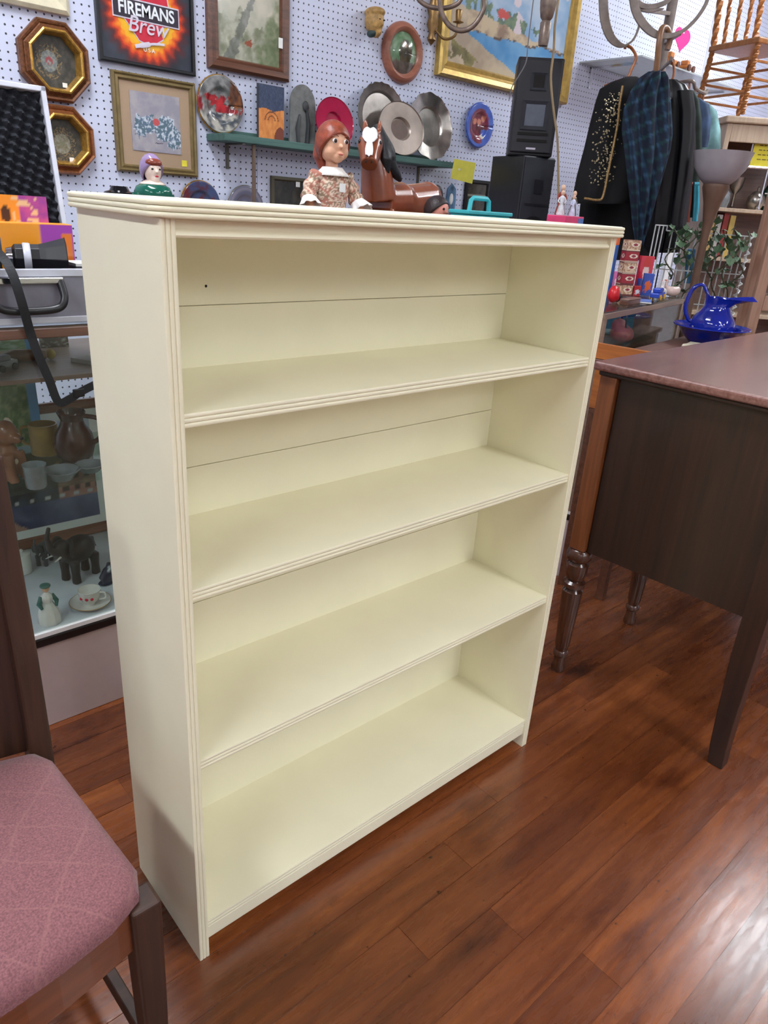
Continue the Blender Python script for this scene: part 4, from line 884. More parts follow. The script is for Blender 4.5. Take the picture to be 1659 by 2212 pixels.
# ---- aluminium case on the counter
M_alu = mat('brushed aluminium', S(200, 202, 214), 0.4, metal=0.25, var=0.06); M_case = mat('grey case panel', S(132, 130, 142), 0.5, var=0.08)
M_foam = mat('charcoal foam', S(36, 38, 46), 0.95, var=0.15)
cx0, cx1, cy0, cy1 = -0.30, 0.30, 0.782, 1.09; zc0, zc1 = CZ + 0.001, 1.068
cs = thing('camera_case', 'open aluminium equipment case with egg-crate foam lid', 'case', ((cx0 + cx1) / 2, cy0, zc0)); hw = (cx1 - cx0) / 2; hh = zc1 - zc0; dd = cy1 - cy0
MB().box(-hw, hw, 0, 0.008, 0.004, hh - 0.014).build('front_panel', M_case, cs)
for x in (-hw, hw - 0.008): MB().box(x, x + 0.008, 0.008, dd - 0.008, 0.004, hh - 0.014).build('side_wall', M_case, cs)
MB().box(-hw, hw, dd - 0.008, dd, 0.004, hh - 0.014).build('rear_wall', M_case, cs)
MB().box(-hw, hw, 0, dd, 0.0, 0.004).build('floor_panel', M_case, cs)
for z0_, z1_ in ((hh - 0.0139, hh), (0.0, 0.012)):
    MB().box(-hw - 0.003, hw + 0.003, -0.004, -0.0005, z0_, z1_).build('edge_rail', M_alu, cs, bevel=0.001)
MB().box(-hw, hw, 0, 0.012, hh - 0.0139, hh).build('rim', M_alu, cs, bevel=0.002)
MB().box(-hw + 0.012, hw - 0.012, 0.014, dd - 0.012, 0.005, hh - 0.03).build('tray_foam', M_foam, cs)
# handle: black loop folded down on the front
hc = PY(62, 635, cy0 - 0.02); hx = hc.x - (cx0 + cx1) / 2; hz = hc.z - zc0
ha = MB().tube(spline([(hx - 0.066, -0.008, hz + 0.022), (hx - 0.066, -0.024, hz - 0.01), (hx - 0.05, -0.028, hz - 0.028), (hx, -0.028, hz - 0.032), (hx + 0.05, -0.028, hz - 0.028), (hx + 0.066, -0.024, hz - 0.01), (hx + 0.066, -0.008, hz + 0.022)], 6), 0.0078, 10).build('handle', M_black, cs, smooth=True)
MB().box(hx - 0.072, hx + 0.072, -0.014, -0.001, hz + 0.018, hz + 0.030).build('handle_mount', M_chrome, cs, bevel=0.002)
for x in (hw - 0.06, -hw + 0.08): MB().box(x - 0.016, x + 0.016, -0.008, -0.0045, hh - 0.05, hh).build('latch', M_chrome, cs, bevel=0.001)
# lid leaning back with egg-crate foam
yl0 = dd; zl0 = hh; ang = 0.17; Ld = 0.362
lid = bpy.data.objects.new('lid', None); COL.objects.link(lid); lid.parent = cs; lid.location = (0, yl0, zl0); lid.rotation_euler = (-ang, 0, 0)
xr_ = 0.278 - (cx0 + cx1) / 2
lidp = MB().box(-hw, xr_, 0.02, 0.026, 0.0, Ld).build('lid_panel', M_case, lid)
for a_, b_, c_, d_ in ((-hw, -hw + 0.012, 0, Ld), (xr_ - 0.012, xr_, 0, Ld), (-hw, xr_, 0, 0.012), (-hw, xr_, Ld - 0.012, Ld)): MB().box(a_, b_, -0.012, 0.02, c_, d_).build('lid_rail', M_alu, lid, bevel=0.002)
nx, nz = 130, 84; vs = []; pit = 0.031
for j in range(nz + 1):
    for i in range(nx + 1):
        x = -hw + 0.012 + (xr_ + hw - 0.024) * i / nx; z = 0.012 + (Ld - 0.024) * j / nz
        hgt = 0.5 + 0.5 * math.cos(2 * PI * (x + z * 0.5) / pit) * math.cos(2 * PI * (z - x * 0.25) / pit)
        vs.append((x, 0.012 - 0.022 * hgt ** 1.5, z))
mbf = MB(); mbf.add(vs, [(j * (nx + 1) + i, j * (nx + 1) + i + 1, (j + 1) * (nx + 1) + i + 1, (j + 1) * (nx + 1) + i) for j in range(nz) for i in range(nx)]); mbf.build('egg_crate_foam', M_foam, lid, smooth=True)
MB().box(xr_ - 0.24, xr_ - 0.2, -0.014, -0.004, Ld, Ld + 0.01).build('lid_catch', M_chrome, lid, bevel=0.002)
# things in the case
zt_ = zc0 + hh - 0.029
zr = lambda u, v, z: PZ(u, v, z)
p = PY(60, 520, 0.96); o = thing('toy_box', 'orange and purple toy package standing in the aluminium case', 'toy box', (p.x - 0.028, 0.97, zt_)); wq = 0.255; hq = PY(60, 424, 0.97).z - zt_
MB().box(-wq / 2, wq / 2, 0, 0.05, 0, hq * 0.66).build('box', mat('orange card', S(238, 150, 40), 0.5, var=0.04), o, bevel=0.001)
def toy(u, v):
    c = (240, 152, 40) if u < 0.72 else mixc((150, 60, 160), (196, 80, 150), 0.5 + fbm(u, v, 6))
    if 0.66 < u < 0.9 and v > 0.2 and fbm(u, v, 10) > 0.05: c = (232, 196, 150)
    if math.hypot((u - 0.6) * 2.0, (v - 0.75) * 1.0) < 0.1: c = (70, 36, 16)
    return c
painted('header_card', wq * 0.86, hq, 46, 26, toy, o, M_gloss, y=0.0515, cx=-0.014, cz=hq / 2)
painted('front_print', wq, hq * 0.64, 46, 20, lambda u, v: (226, 120, 40) if 0.9 < u < 0.98 and 0.2 < v < 0.85 else ((160, 60, 170) if u > 0.72 else (244, 158, 44)), o, M_gloss, y=-0.001, cz=hq * 0.33)
# flash heads with black hoods
def hood(name, label, p, rz, s, m2):
    o = thing(name, label, 'camera flash', p, rz); A = Matrix.Rotation(PI / 2, 3, 'Y')
    MB().lathe([(0.02 * s, -0.05 * s), (0.026 * s, -0.045 * s), (0.027 * s, 0.0), (0.03 * s, 0.012 * s), (0.041 * s, 0.05 * s), (0.043 * s, 0.052 * s), (0.039 * s, 0.05 * s), (0.024 * s, 0.012 * s), (0.001, 0.01 * s)], (0, 0, 0.043 * s), 8, A).build('hood', M_black, o, bevel=0.001)
    MB().lathe([(0.0275 * s, -0.03 * s), (0.029 * s, -0.028 * s), (0.029 * s, -0.018 * s), (0.0275 * s, -0.016 * s)], (0, 0, 0.043 * s), 20, A).build('focus_ring', m2, o, smooth=True)
    MB().lathe([(0.021 * s, -0.0505 * s), (0.018 * s, -0.062 * s), (0.01 * s, -0.064 * s)], (0, 0, 0.043 * s), 16, A).build('mount', M_chrome, o, smooth=True)
    return o
p = PY(84, 546, 0.862); hood('camera_lens', 'black camera lens with octagonal hood lying in the aluminium case', (p.x, 0.862, zt_), math.radians(-14), 1.0, M_alu)
p = PY(-42, 545, 0.85); o = thing('camera_flash', 'dark grey folding camera flash with silver reflector', 'camera flash', (p.x, 0.87, zt_), 0.3)
MB().box(-0.035, 0.035, -0.022, 0.022, 0, 0.045).build('body', M_black, o, bevel=0.004); MB().box(-0.03, 0.035, -0.03, 0.012, 0.046, 0.085, ).build('flash_head', mat('dark grey plastic', S(72, 76, 90), 0.35), o, bevel=0.005); MB().box(-0.004, 0.014, -0.0315, -0.029, 0.03, 0.078).build('reflector', M_chrome, o)
p = PY(162, 552, 0.86); o = thing('lens_pouch', 'flat black leather pouch on the corner of the case', 'pouch', (p.x + 0.029, 0.875, zt_), 0.0)
MB().box(-0.04, 0.05, -0.04, 0.04, 0, 0.012).build('pouch', M_black, o, bevel=0.004); MB().box(-0.038, 0.048, -0.038, 0.038, 0.0125, 0.028).build('notebook', mat('black book cloth', S(30, 30, 34), 0.6), o, bevel=0.002); MB().box(-0.037, 0.047, -0.037, 0.037, 0.0285, 0.034).build('pages', M_paper, o)
# strap hanging over the counter front
yst = CY0 - 0.012
st = spline([PY(-40, 520, 0.80), PY(2, 552, 0.772), PY(26, 590, 0.744), PY(46, 650, 0.738), PY(66, 720, yst), PY(84, 770, yst), PY(106, 820, yst), PY(126, 868, yst), PY(150, 862, yst), PY(175, 846, yst), PY(215, 826, yst)], 6)
stp = thing('camera_strap', 'long black webbing strap hanging from the case over the showcase front', 'strap', st[10]); mb = MB()
rings = []
for i, q in enumerate(st):
    d = (st[min(i + 1, len(st) - 1)] - st[max(i - 1, 0)]).normalized(); s_v = d.cross(V((0, 1, 0)))
    s_v = (s_v if s_v.length > 0.1 else V((1, 0, 0))).normalized() * 0.0085; n_v = d.cross(s_v).normalized() * 0.0012
    rings.append([q + s_v + n_v - st[10], q + s_v - n_v - st[10], q - s_v - n_v - st[10], q - s_v + n_v - st[10]])
mb.rings(rings).build('webbing', mat('black webbing', S(34, 36, 40), 0.7, bump=0.5), stp)
MB().box(-0.012, 0.012, -0.003, 0.003, -0.009, 0.009).build('buckle', M_black, stp, loc=tuple(st[-8] - st[10]), bevel=0.002)

# ================================================================== DOLL AND HORSE ON THE COUNTER
def face_dir(a): f = -NF * math.cos(a) + NR * math.sin(a); return math.atan2(f.y, f.x)   # a: turn to the camera's right
YD = 1.08
p = PY(714, 440, YD); doll = thing('standing_doll', 'red-haired doll in flowered gown with white lace cuffs', 'doll', (p.x, YD, CZ), face_dir(0.62))
HC = V((0.004, 0, 0.422))          # centre of the head
parts = [('e', HC, (0.047, 0.044, 0.054)), ('e', HC + V((0.014, 0.018, -0.022)), (0.026, 0.022, 0.022)), ('e', HC + V((0.014, -0.018, -0.022)), (0.026, 0.022, 0.022)), ('e', HC + V((0.026, 0, -0.036)), (0.018, 0.02, 0.016)),
         ('e', HC + V((0.047, 0, -0.010)), (0.0075, 0.0055, 0.006)), ('e', HC + V((0.045, 0, -0.027)), (0.004, 0.011, 0.003)), ('e', HC + V((0.044, 0, -0.033)), (0.004, 0.009, 0.003)),
         ('t', [(V((0, 0, 0.38)), 0.018), (V((0, 0, 0.34)), 0.019)]), ('e', (0, 0, 0.30), (0.034, 0.05, 0.06)), ('e', (0, 0, 0.22), (0.036, 0.046, 0.05))]
for s in (-1, 1):
    parts += [('e', HC + V((-0.004, 0.044 * s, -0.008)), (0.007, 0.004, 0.011)),
              ('t', [(V((0, 0.04 * s, 0.338)), 0.018), (V((0.004, 0.072 * s, 0.29)), 0.015), (V((0.03, 0.085 * s, 0.252)), 0.012), (V((0.052, 0.086 * s, 0.232)), 0.009)]),
              ('e', (0.062, 0.086 * s, 0.226), (0.012, 0.010, 0.006)),
              ('t', [(V((0.0, 0.024 * s, 0.2)), 0.026), (V((0.002, 0.024 * s, 0.1)), 0.02), (V((0, 0.024 * s, 0.02)), 0.015)])]
    for k, (dy, L) in enumerate(((-0.007, 0.014), (-0.0025, 0.018), (0.002, 0.017), (0.0065, 0.013))):
        parts.append(('t', [(V((0.066, 0.086 * s + dy, 0.226)), 0.0034), (V((0.066 + L * 0.6, 0.086 * s + dy, 0.223)), 0.003), (V((0.066 + L, 0.086 * s + dy, 0.217)), 0.0022)]))
    parts.append(('t', [(V((0.056, 0.086 * s - 0.008 * s, 0.226)), 0.0038), (V((0.064, 0.086 * s - 0.014 * s, 0.222)), 0.003), (V((0.070, 0.086 * s - 0.015 * s, 0.219)), 0.0024)]))
blob('body', parts, M_skin, doll, 0.0022, 4)
for s in (-1, 1):
    e = MB().ell(HC + V((0.0425, 0.0185 * s, 0.004)), (0.0045, 0.0082, 0.0066)).build('eye', M_white, doll, smooth=True)
    MB().ell(HC + V((0.0458, 0.0185 * s, 0.004)), (0.0016, 0.0054, 0.0056)).build('iris', mat('brown eye', S(58, 34, 22), 0.15), e, smooth=True)
    MB().tube(spline([HC + V((0.044, 0.029 * s, 0.014)), HC + V((0.0475, 0.019 * s, 0.0185)), HC + V((0.0475, 0.010 * s, 0.0155))], 4), 0.0012, 6).build('eyebrow', mat('auburn', S(120, 62, 40), 0.6), doll)
MB().ell(HC + V((0.0472, 0, -0.030)), (0.0026, 0.0085, 0.0022)).build('lips', mat('doll lips', S(190, 92, 84), 0.4), doll, smooth=True)
# hair: cap swept back from the forehead and gathered low
M_hair = mat('auburn doll hair', S(142, 66, 44), 0.35, var=0.35, scale=60, bump=0.5, bscale=150)
mb = MB(); rings = []
for j in range(11):
    t = j / 10; ring = []
    for k in range(28):
        a = 2 * PI * k / 28; front = 0.5 + 0.5 * math.cos(a)
        low = -1.15 + 1.55 * front ** 1.6; th = PI / 2 + (low - PI / 2) * t
        wob = 1 + 0.012 * math.cos(9 * a)
        ring.append(HC + V((math.cos(th) * math.cos(a) * 0.0535 - 0.003, math.cos(th) * math.sin(a) * 0.0515, math.sin(th) * 0.0605 + 0.001)) * 1.0 * wob if j else HC + V((-0.003, 0, 0.0615)))
    rings.append(ring)
mb.rings(rings, False); o = mb.build('hair', M_hair, doll, smooth=True); sd = o.modifiers.new('t', 'SOLIDIFY'); sd.thickness = 0.006; sd.offset = -1
blob('hair_tail', [('t', [(HC + V((-0.04, 0, 0.0)), 0.035), (HC + V((-0.045, 0, -0.035)), 0.038), (HC + V((-0.042, 0, -0.07)), 0.02)])], M_hair, doll, 0.004)
# gown
def floral(x, y, z):
    n = fbm(x * 0.7 + z, y + z * 0.4, 110); c = (226, 206, 184)
    if n > 0.10: c = (176, 116, 100)
    elif n > 0.02: c = (206, 160, 140)
    elif n < -0.28: c = (140, 118, 96)
    return c
def cloth(name, rings, parent, fn, cap=False):
    n = len(rings[0]); vs = [tuple(q) for r in rings for q in r]; fs = [(i * n + k, i * n + (k + 1) % n, (i + 1) * n + (k + 1) % n, (i + 1) * n + k) for i in range(len(rings) - 1) for k in range(n)]
    me = bpy.data.meshes.new(name); me.from_pydata(vs, [], fs); me.update(); at = me.color_attributes.new('Col', 'FLOAT_COLOR', 'POINT')
    for i, q in enumerate(vs): c = fn(*q); at.data[i].color = (lin(c[0]), lin(c[1]), lin(c[2]), 1)
    me.materials.append(M_cloth); o = bpy.data.objects.new(name, me); COL.objects.link(o); o.parent = parent
    bm = bmesh.new(); bm.from_mesh(me); bmesh.ops.recalc_face_normals(bm, faces=bm.faces); bm.to_mesh(me); bm.free()
    sd = o.modifiers.new('t', 'SOLIDIFY'); sd.thickness = 0.0015; shade(o, 70); return o
def densify(*r):
    out = []
    for a, b in zip(r, r[1:]):
        for k in range(5): out.append(tuple(x + (y - x) * k / 5 for x, y in zip(a, b)))
    return out + [r[-1]]
def ering(c, rx, ry, n=64, fold=0, amp=0.0): return [V(c) + V((math.cos(a) * rx * (1 + amp * math.cos(fold * a)), math.sin(a) * ry * (1 + amp * math.cos(fold * a)), 0)) for a in (2 * PI * k / n for k in range(n))]
sk = []
for j in range(26):
    t = j / 25; z = 0.245 - 0.225 * t; r = 0.044 + 0.085 * t ** 0.75; sk.append(ering((0, 0, z), r * 0.92, r, 96, 14, 0.05 * t))
cloth('skirt', sk, doll, floral)
cloth('bodice', [ering((0, 0, z), a, b, 72) for z, a, b in densify((0.235, 0.044, 0.052), (0.25, 0.039, 0.047), (0.265, 0.040, 0.05), (0.28, 0.042, 0.054), (0.30, 0.043, 0.056), (0.32, 0.04, 0.056), (0.335, 0.033, 0.05), (0.345, 0.028, 0.042), (0.352, 0.026, 0.034))], doll, floral)
cloth('collar', [ering((0.004, 0, z), a, b, 72, 18, 0.03) for z, a, b in ((0.336, 0.044, 0.052), (0.346, 0.036, 0.043), (0.354, 0.029, 0.034), (0.359, 0.0255, 0.03))], doll, lambda x, y, z: (240, 236, 230))
for s in (-1, 1):
    ax = [(V((0, 0.046 * s, 0.338)), 0.022), (V((0.003, 0.062 * s, 0.315)), 0.025), (V((0.006, 0.076 * s, 0.29)), 0.024), (V((0.018, 0.083 * s, 0.268)), 0.024)]
    tmp = MB().tube(spline([q[0] for q in ax], 6), [0.022 + 0.003 * math.sin(i * 0.9) for i in range(19)], 40)
    cloth('sleeve', [tmp.v[i * 40:(i + 1) * 40] for i in range(19)], doll, floral)
    ru = []
    for j in range(6):
        t = j / 5; c = V((0.016, 0.083 * s, 0.27)) + V((0.022, 0.006 * s, -0.026)) * t; d = V((0.6, 0.15 * s, -0.75)).normalized(); x_ = d.cross(V((0, 1, 0))).normalized(); y_2 = d.cross(x_)
        ru.append([c + (x_ * math.cos(a) + y_2 * math.sin(a)) * (0.021 + 0.013 * t) * (1 + 0.1 * t * math.cos(9 * a)) for a in (2 * PI * k / 54 for k in range(54))])
    cloth('lace_cuff', ru, doll, lambda x, y, z: (242, 240, 238))
    MB().ell((0.012, 0.024 * s, 0.010), (0.026, 0.014, 0.0105)).build('shoe', M_black, doll, smooth=True)
tg = MB().box(-0.0006, 0.0006, -0.012, 0.012, -0.012, 0.012).build('price_tag', M_paper, doll, loc=(0.0465, 0.012, 0.305)); tg.rotation_euler = (0, 0, 0.25)

# chestnut toy horse
M_bay = mat('chestnut plastic', S(134, 70, 42), 0.25, var=0.1, coat=0.3); M_mane = mat('black doll mane', S(20, 20, 24), 0.5, var=0.4, scale=40, bump=0.8, bscale=120)
H = {'poll': PY(803, 300, 1.16), 'brow': PY(800, 309, 1.135), 'nose': PY(797, 356, 1.09), 'nb': PY(818, 418, 1.16), 'with': PY(862, 414, 1.185), 'rump': PY(922, 416, 1.235)}
hb = V((H['with'].x, H['with'].y, CZ)); horse = thing('toy_horse', 'glossy chestnut toy horse with white blaze and black mane', 'toy horse', hb); Lc = lambda q: V(q) - hb
pol, brow, nose, nb, wi, ru_ = [Lc(H[k]) for k in ('poll', 'brow', 'nose', 'nb', 'with', 'rump')]
fh = (nose - brow).normalized(); side = NR
fd = (nb - ru_); fd.z = 0; fd.normalize(); lat = V((-fd.y, fd.x, 0))
mid = (nb + ru_) / 2
parts = [('t', [(pol, 0.034), (brow + fh * 0.01, 0.040), (brow + fh * 0.035, 0.036), (brow.lerp(nose, 0.75), 0.029), (nose, 0.027)]),
         ('t', [(pol + V((0, 0, -0.008)), 0.031), (pol.lerp(nb, 0.35), 0.042), (pol.lerp(nb, 0.7), 0.052), (nb + V((0, 0, -0.02)), 0.06)]),
         ('t', [(nb + V((0, 0, -0.025)), 0.058), (wi + V((0, 0, -0.03)), 0.062), (mid + V((0, 0, -0.035)), 0.062), (ru_ + V((0, 0, -0.03)), 0.064)]), ('e', ru_ + V((0, 0, -0.025)), (0.06, 0.06, 0.062))]
for s in (-1, 1):
    parts += [('t', [(pol + side * 0.021 * s + V((0, 0, 0.018)), 0.011), (pol + side * 0.023 * s + V((0, 0, 0.038)), 0.009), (pol + side * 0.022 * s + V((0, 0, 0.055)), 0.003)])]
    for base, fwd in ((nb + fd * 0.01, 0.0), (ru_, -0.0)):
        k = base.z
        a = base + lat * 0.034 * s
        if base is ru_: jt = [(V((a.x, a.y, k - 0.05)), 0.042), (V((a.x, a.y, k - 0.11)) + fd * 0.018, 0.028), (V((a.x, a.y, k * 0.42)) - fd * 0.02, 0.017), (V((a.x, a.y, k * 0.2)), 0.013), (V((a.x, a.y, 0.03)), 0.013), (V((a.x, a.y, 0.004)) + fd * 0.008, 0.018)]
        else: jt = [(V((a.x, a.y, k - 0.05)), 0.036), (V((a.x, a.y, k * 0.5)), 0.022), (V((a.x, a.y, k * 0.38)), 0.017), (V((a.x, a.y, k * 0.2)), 0.012), (V((a.x, a.y, 0.03)), 0.013), (V((a.x, a.y, 0.004)) + fd * 0.008, 0.018)]
        parts.append(('t', jt))
blob('body', parts, M_bay, horse, 0.003, 20)
# blaze: heart on the brow running down to the nose, laid just proud of the face
vw = -NF
fo = (vw - fh * vw.dot(fh)).normalized()
mb = MB(); rows = []
for i in range(15):
    t = i / 14; c = brow.lerp(nose, -0.12 + 1.14 * t); rad = 0.0425 if t < 0.3 else 0.0425 - 0.0125 * (t - 0.3) / 0.7
    hwid = (0.020 + 0.004 * math.sin(PI * min(1, t / 0.3))) if t < 0.25 else (0.019 * (1 - (t - 0.25) / 0.35) + 0.007 if t < 0.5 else 0.0085 + 0.004 * math.sin(PI * (t - 0.5) / 0.5 * 0.9))
    row = []
    for k in range(9):
        q = -1 + 2 * k / 8; x = q * hwid; drop = 0.012 * abs(q) ** 0.8 if t == 1 else 0; up = (0.008 * (1 - abs(abs(q) - 0.55) / 0.55)) if i == 0 else 0
        row.append(c + side * x + fo * (math.sqrt(max(rad ** 2 - x ** 2, 1e-6)) + 0.003) - fh * up - fh * drop)
    rows.append(row)
mb.rings(rows, False, False); o = mb.build('white_blaze', mat('white plastic', S(240, 242, 244), 0.3, var=0.02), horse, smooth=True); sd = o.modifiers.new('t', 'SOLIDIFY'); sd.thickness = 0.003
for s in (-1, 1):
    MB().ell(brow + fh * 0.016 + side * 0.031 * s + fo * 0.018, (0.006, 0.006, 0.007)).build('eye', mat('glossy black', S(12, 10, 10), 0.1), horse, smooth=True)
    MB().ell(nose + side * 0.009 * s + fo * 0.018 + fh * 0.006, (0.003, 0.003, 0.004)).build('nostril', M_dark, horse)
# mane falls to the camera's right of the neck
mpts = [Lc(PY(812, 268, 1.16)), Lc(PY(832, 320, 1.14)), Lc(PY(846, 360, 1.13)), Lc(PY(866, 392, 1.13))]
blob('mane', [('t', list(zip(spline(mpts, 4), [0.014, 0.018, 0.02, 0.024, 0.027, 0.028, 0.026, 0.022, 0.02, 0.018, 0.016, 0.012, 0.006]))), ('t', [(Lc(PY(826, 300, 1.14)), 0.014), (Lc(PY(832, 345, 1.12)), 0.022), (Lc(PY(836, 378, 1.12)), 0.008)])], M_mane, horse, 0.004)
blob('tail', [('t', list(zip(spline([ru_ - fd * 0.05 + V((0, 0, 0.02)), ru_ - fd * 0.075 + V((0, 0, 0.0)), ru_ - fd * 0.08 + V((0, 0, -0.1)), ru_ - fd * 0.075 + V((0, 0, -0.2))], 4), [0.01, 0.014, 0.018, 0.02, 0.022, 0.022, 0.022, 0.022, 0.02, 0.018, 0.014, 0.01, 0.005])))], M_mane, horse, 0.004)
# dark-haired small doll peeping over the bookcase
p = PY(944, 452, 1.0); d2 = thing('small_doll', 'small dark-haired doll whose head peeps above the bookcase', 'doll', (p.x, 1.0, CZ), face_dir(0.9)); zh = PY(944, 449, 1.0).z - CZ
blob('body', [('e', (0.006, 0, zh - 0.008), (0.036, 0.034, 0.038)), ('e', (0.04, 0, zh - 0.012), (0.006, 0.005, 0.005)), ('t', [(V((0, 0, zh - 0.04)), 0.014), (V((0, 0, zh - 0.06)), 0.03), (V((0, 0, 0.1)), 0.032), (V((0, 0, 0.06)), 0.03)]), ('t', [(V((0, 0.016, 0.07)), 0.016), (V((0, 0.018, 0.008)), 0.011)]), ('t', [(V((0, -0.016, 0.07)), 0.016), (V((0, -0.018, 0.008)), 0.011)]), ('t', [(V((0, 0.03, zh - 0.065)), 0.012), (V((0.02, 0.05, 0.1)), 0.008)]), ('t', [(V((0, -0.03, zh - 0.065)), 0.012), (V((0.02, -0.05, 0.1)), 0.008)])], mat('pink doll skin', S(214, 140, 124), 0.5, var=0.04), d2, 0.003)
mb = MB(); rings = [[V((-0.002 + 0.043 * math.cos(th) * math.cos(a), 0.041 * math.cos(th) * math.sin(a), zh - 0.006 + 0.044 * math.sin(th))) for a in (2 * PI * k / 24 for k in range(24)) for th in [PI / 2 + ((-0.9 + 1.4 * (0.5 + 0.5 * math.cos(a)) ** 1.5) - PI / 2) * j / 8]] for j in range(1, 9)]
mb.rings(rings, False); mb.f.append(tuple(range(24))); o = mb.build('hair', mat('dark brown hair', S(44, 30, 30), 0.5, var=0.4, scale=50, bump=0.6), d2, smooth=True); sd = o.modifiers.new('t', 'SOLIDIFY'); sd.thickness = 0.004
cloth('dress', [ering((0, 0, z), r, r, 40, 8, 0.03) for z, r in ((zh - 0.055, 0.03), (zh - 0.08, 0.036), (0.1, 0.04), (0.05, 0.06))], d2, lambda x, y, z: (196, 120, 130))
for s in (-1, 1): MB().ell((0.037, 0.014 * s, zh - 0.002), (0.003, 0.005, 0.004)).build('eye', M_dark, d2)
# porcelain lady with headscarf
p = PY(331, 418, 1.12); o = thing('lady_figurine', 'glossy ceramic lady with lilac headscarf and green dress on the counter', 'figurine', (p.x, 1.12, CZ), face_dir(0.75)); zh = PY(326, 368, 1.12).z - CZ
M_gr = mat('emerald glaze', S(24, 92, 76), 0.12, var=0.15)
MB().lathe([(0.06, 0), (0.062, 0.006), (0.05, 0.06), (0.034, zh - 0.16), (0.028, zh - 0.13), (0.036, zh - 0.1), (0.046, zh - 0.065), (0.048, zh - 0.05), (0.042, zh - 0.038), (0.026, zh - 0.03), (0.002, zh - 0.026)], n=32, flute=8, famp=0.02).build('dress', M_gr, o, smooth=True)
M_por = mat('white porcelain skin', S(236, 214, 200), 0.15, var=0.03)
blob('bust', [('e', (0.004, 0, zh), (0.024, 0.022, 0.031)), ('e', (0.027, 0, zh - 0.003), (0.005, 0.004, 0.005)), ('e', (0.016, 0, zh - 0.02), (0.012, 0.012, 0.012)), ('t', [(V((0, 0, zh - 0.02)), 0.013), (V((0, 0, zh - 0.05)), 0.016)])], M_por, o, 0.0022)
M_lil = mat('lilac glaze', S(150, 128, 168), 0.15, var=0.15)
mb = MB(); rings = [[V((-0.004 + 0.031 * math.cos(th) * math.cos(a), 0.029 * math.cos(th) * math.sin(a), zh + 0.002 + 0.038 * math.sin(th))) for a in (2 * PI * k / 24 for k in range(24)) for th in [PI / 2 + ((-1.2 + 1.6 * (0.5 + 0.5 * math.cos(a)) ** 1.3) - PI / 2) * j / 8]] for j in range(1, 9)]
mb.rings(rings, False); mb.f.append(tuple(range(24))); q = mb.build('headscarf', M_lil, o, smooth=True); sd = q.modifiers.new('t', 'SOLIDIFY'); sd.thickness = 0.003
MB().ell((0.009, 0, zh + 0.017), (0.0195, 0.0225, 0.0125)).build('fringe', mat('auburn glaze', S(132, 62, 48), 0.2), o, smooth=True)
MB().lathe([(0.030, zh - 0.036), (0.033, zh - 0.032), (0.024, zh - 0.026), (0.017, zh - 0.022)], n=24).build('collar', M_por, o, smooth=True)
for s in (-1, 1): MB().ell((0.0245, 0.0095 * s, zh + 0.003), (0.002, 0.0035, 0.0022)).build('eye', M_dark, o)
MB().ell((0.0272, 0, zh - 0.0135), (0.0018, 0.005, 0.002)).build('lips', M_red, o)
for s in (-1, 1): MB().tube([V((0, 0.042 * s, zh - 0.055)), V((0.008, 0.05 * s, zh - 0.13)), V((0.035, 0.03 * s, zh - 0.15))], [0.014, 0.013, 0.009], 10).build('sleeve', M_gr, o, smooth=True)
# black glazed dish beside her
p = PY(258, 410, 1.2); o = thing('black_bowl', 'black glazed bowl on the counter beside the ceramic lady', 'bowl', (p.x, 1.2, CZ)); zt_ = PY(258, 402, 1.2).z - CZ
MB().lathe([(0.03, 0), (0.02, 0.02), (0.014, zt_ * 0.5), (0.02, zt_ * 0.8), (0.04, zt_ * 0.93), (0.038, zt_ * 0.945), (0.025, zt_ * 0.96), (0.02, zt_)], n=28).build('body', mat('black glaze', S(20, 20, 24), 0.12), o, smooth=True)
# turquoise carry box
a, b = PY(985, 460, 0.9), PY(1080, 465, 0.9); w = b.x - a.x; zt_ = PY(1030, 455, 0.9).z - CZ; zh = PY(1030, 426, 0.9).z - CZ
o = thing('carry_box', 'turquoise plastic carry box with arched handle', 'box', ((a.x + b.x) / 2, 0.9, CZ)); M_tq = mat('turquoise plastic', S(60, 176, 184), 0.4, var=0.04)
MB().box(-w / 2 + 0.004, w / 2 - 0.004, -0.05, 0.03, 0, zt_ - 0.012).build('body', M_tq, o, bevel=0.006); MB().box(-w / 2, w / 2, -0.055, 0.035, zt_ - 0.0118, zt_).build('lid', M_tq, o, bevel=0.003)
MB().tube([(-w * 0.22, 0, zt_ - 0.002), (-w * 0.2, 0, zh - 0.01), (-w * 0.15, 0, zh - 0.003), (w * 0.15, 0, zh - 0.003), (w * 0.2, 0, zh - 0.01), (w * 0.22, 0, zt_ - 0.002)], 0.0075, 8).build('handle', M_tq, o, smooth=True)

# ================================================================== LOUDSPEAKERS ON A BACK COUNTER
M_lam = mat('grey laminate', S(150, 146, 146), 0.5)
bc = thing('back_counter', 'low grey cabinet standing against the pegboard behind the bookcase', 'cabinet', (2.2, 1.5, 0))
MB().box(-0.9, 1.25, 0.02, 0.56, 0.06, 0.91).build('carcass', M_lam, bc, bevel=0.002); MB().box(-0.92, 1.27, 0, 0.57, 0.91, 0.94).build('worktop', M_shwood, bc, bevel=0.003); MB().box(-0.88, 1.23, 0.06, 0.56, 0, 0.06).build('plinth', M_trim, bc)
for k in range(5): MB().box(-0.895 + 0.43 * k, -0.475 + 0.43 * k, 0.006, 0.0195, 0.08, 0.9).build('door', M_lam, bc, bevel=0.002)
M_spk = mat('black speaker cabinet', S(34, 34, 40), 0.45, var=0.1); M_spk2 = mat('black speaker grille', S(44, 46, 54), 0.7, var=0.12); M_cone = mat('grey speaker cone', S(92, 98, 112), 0.45)
DS = 3.8
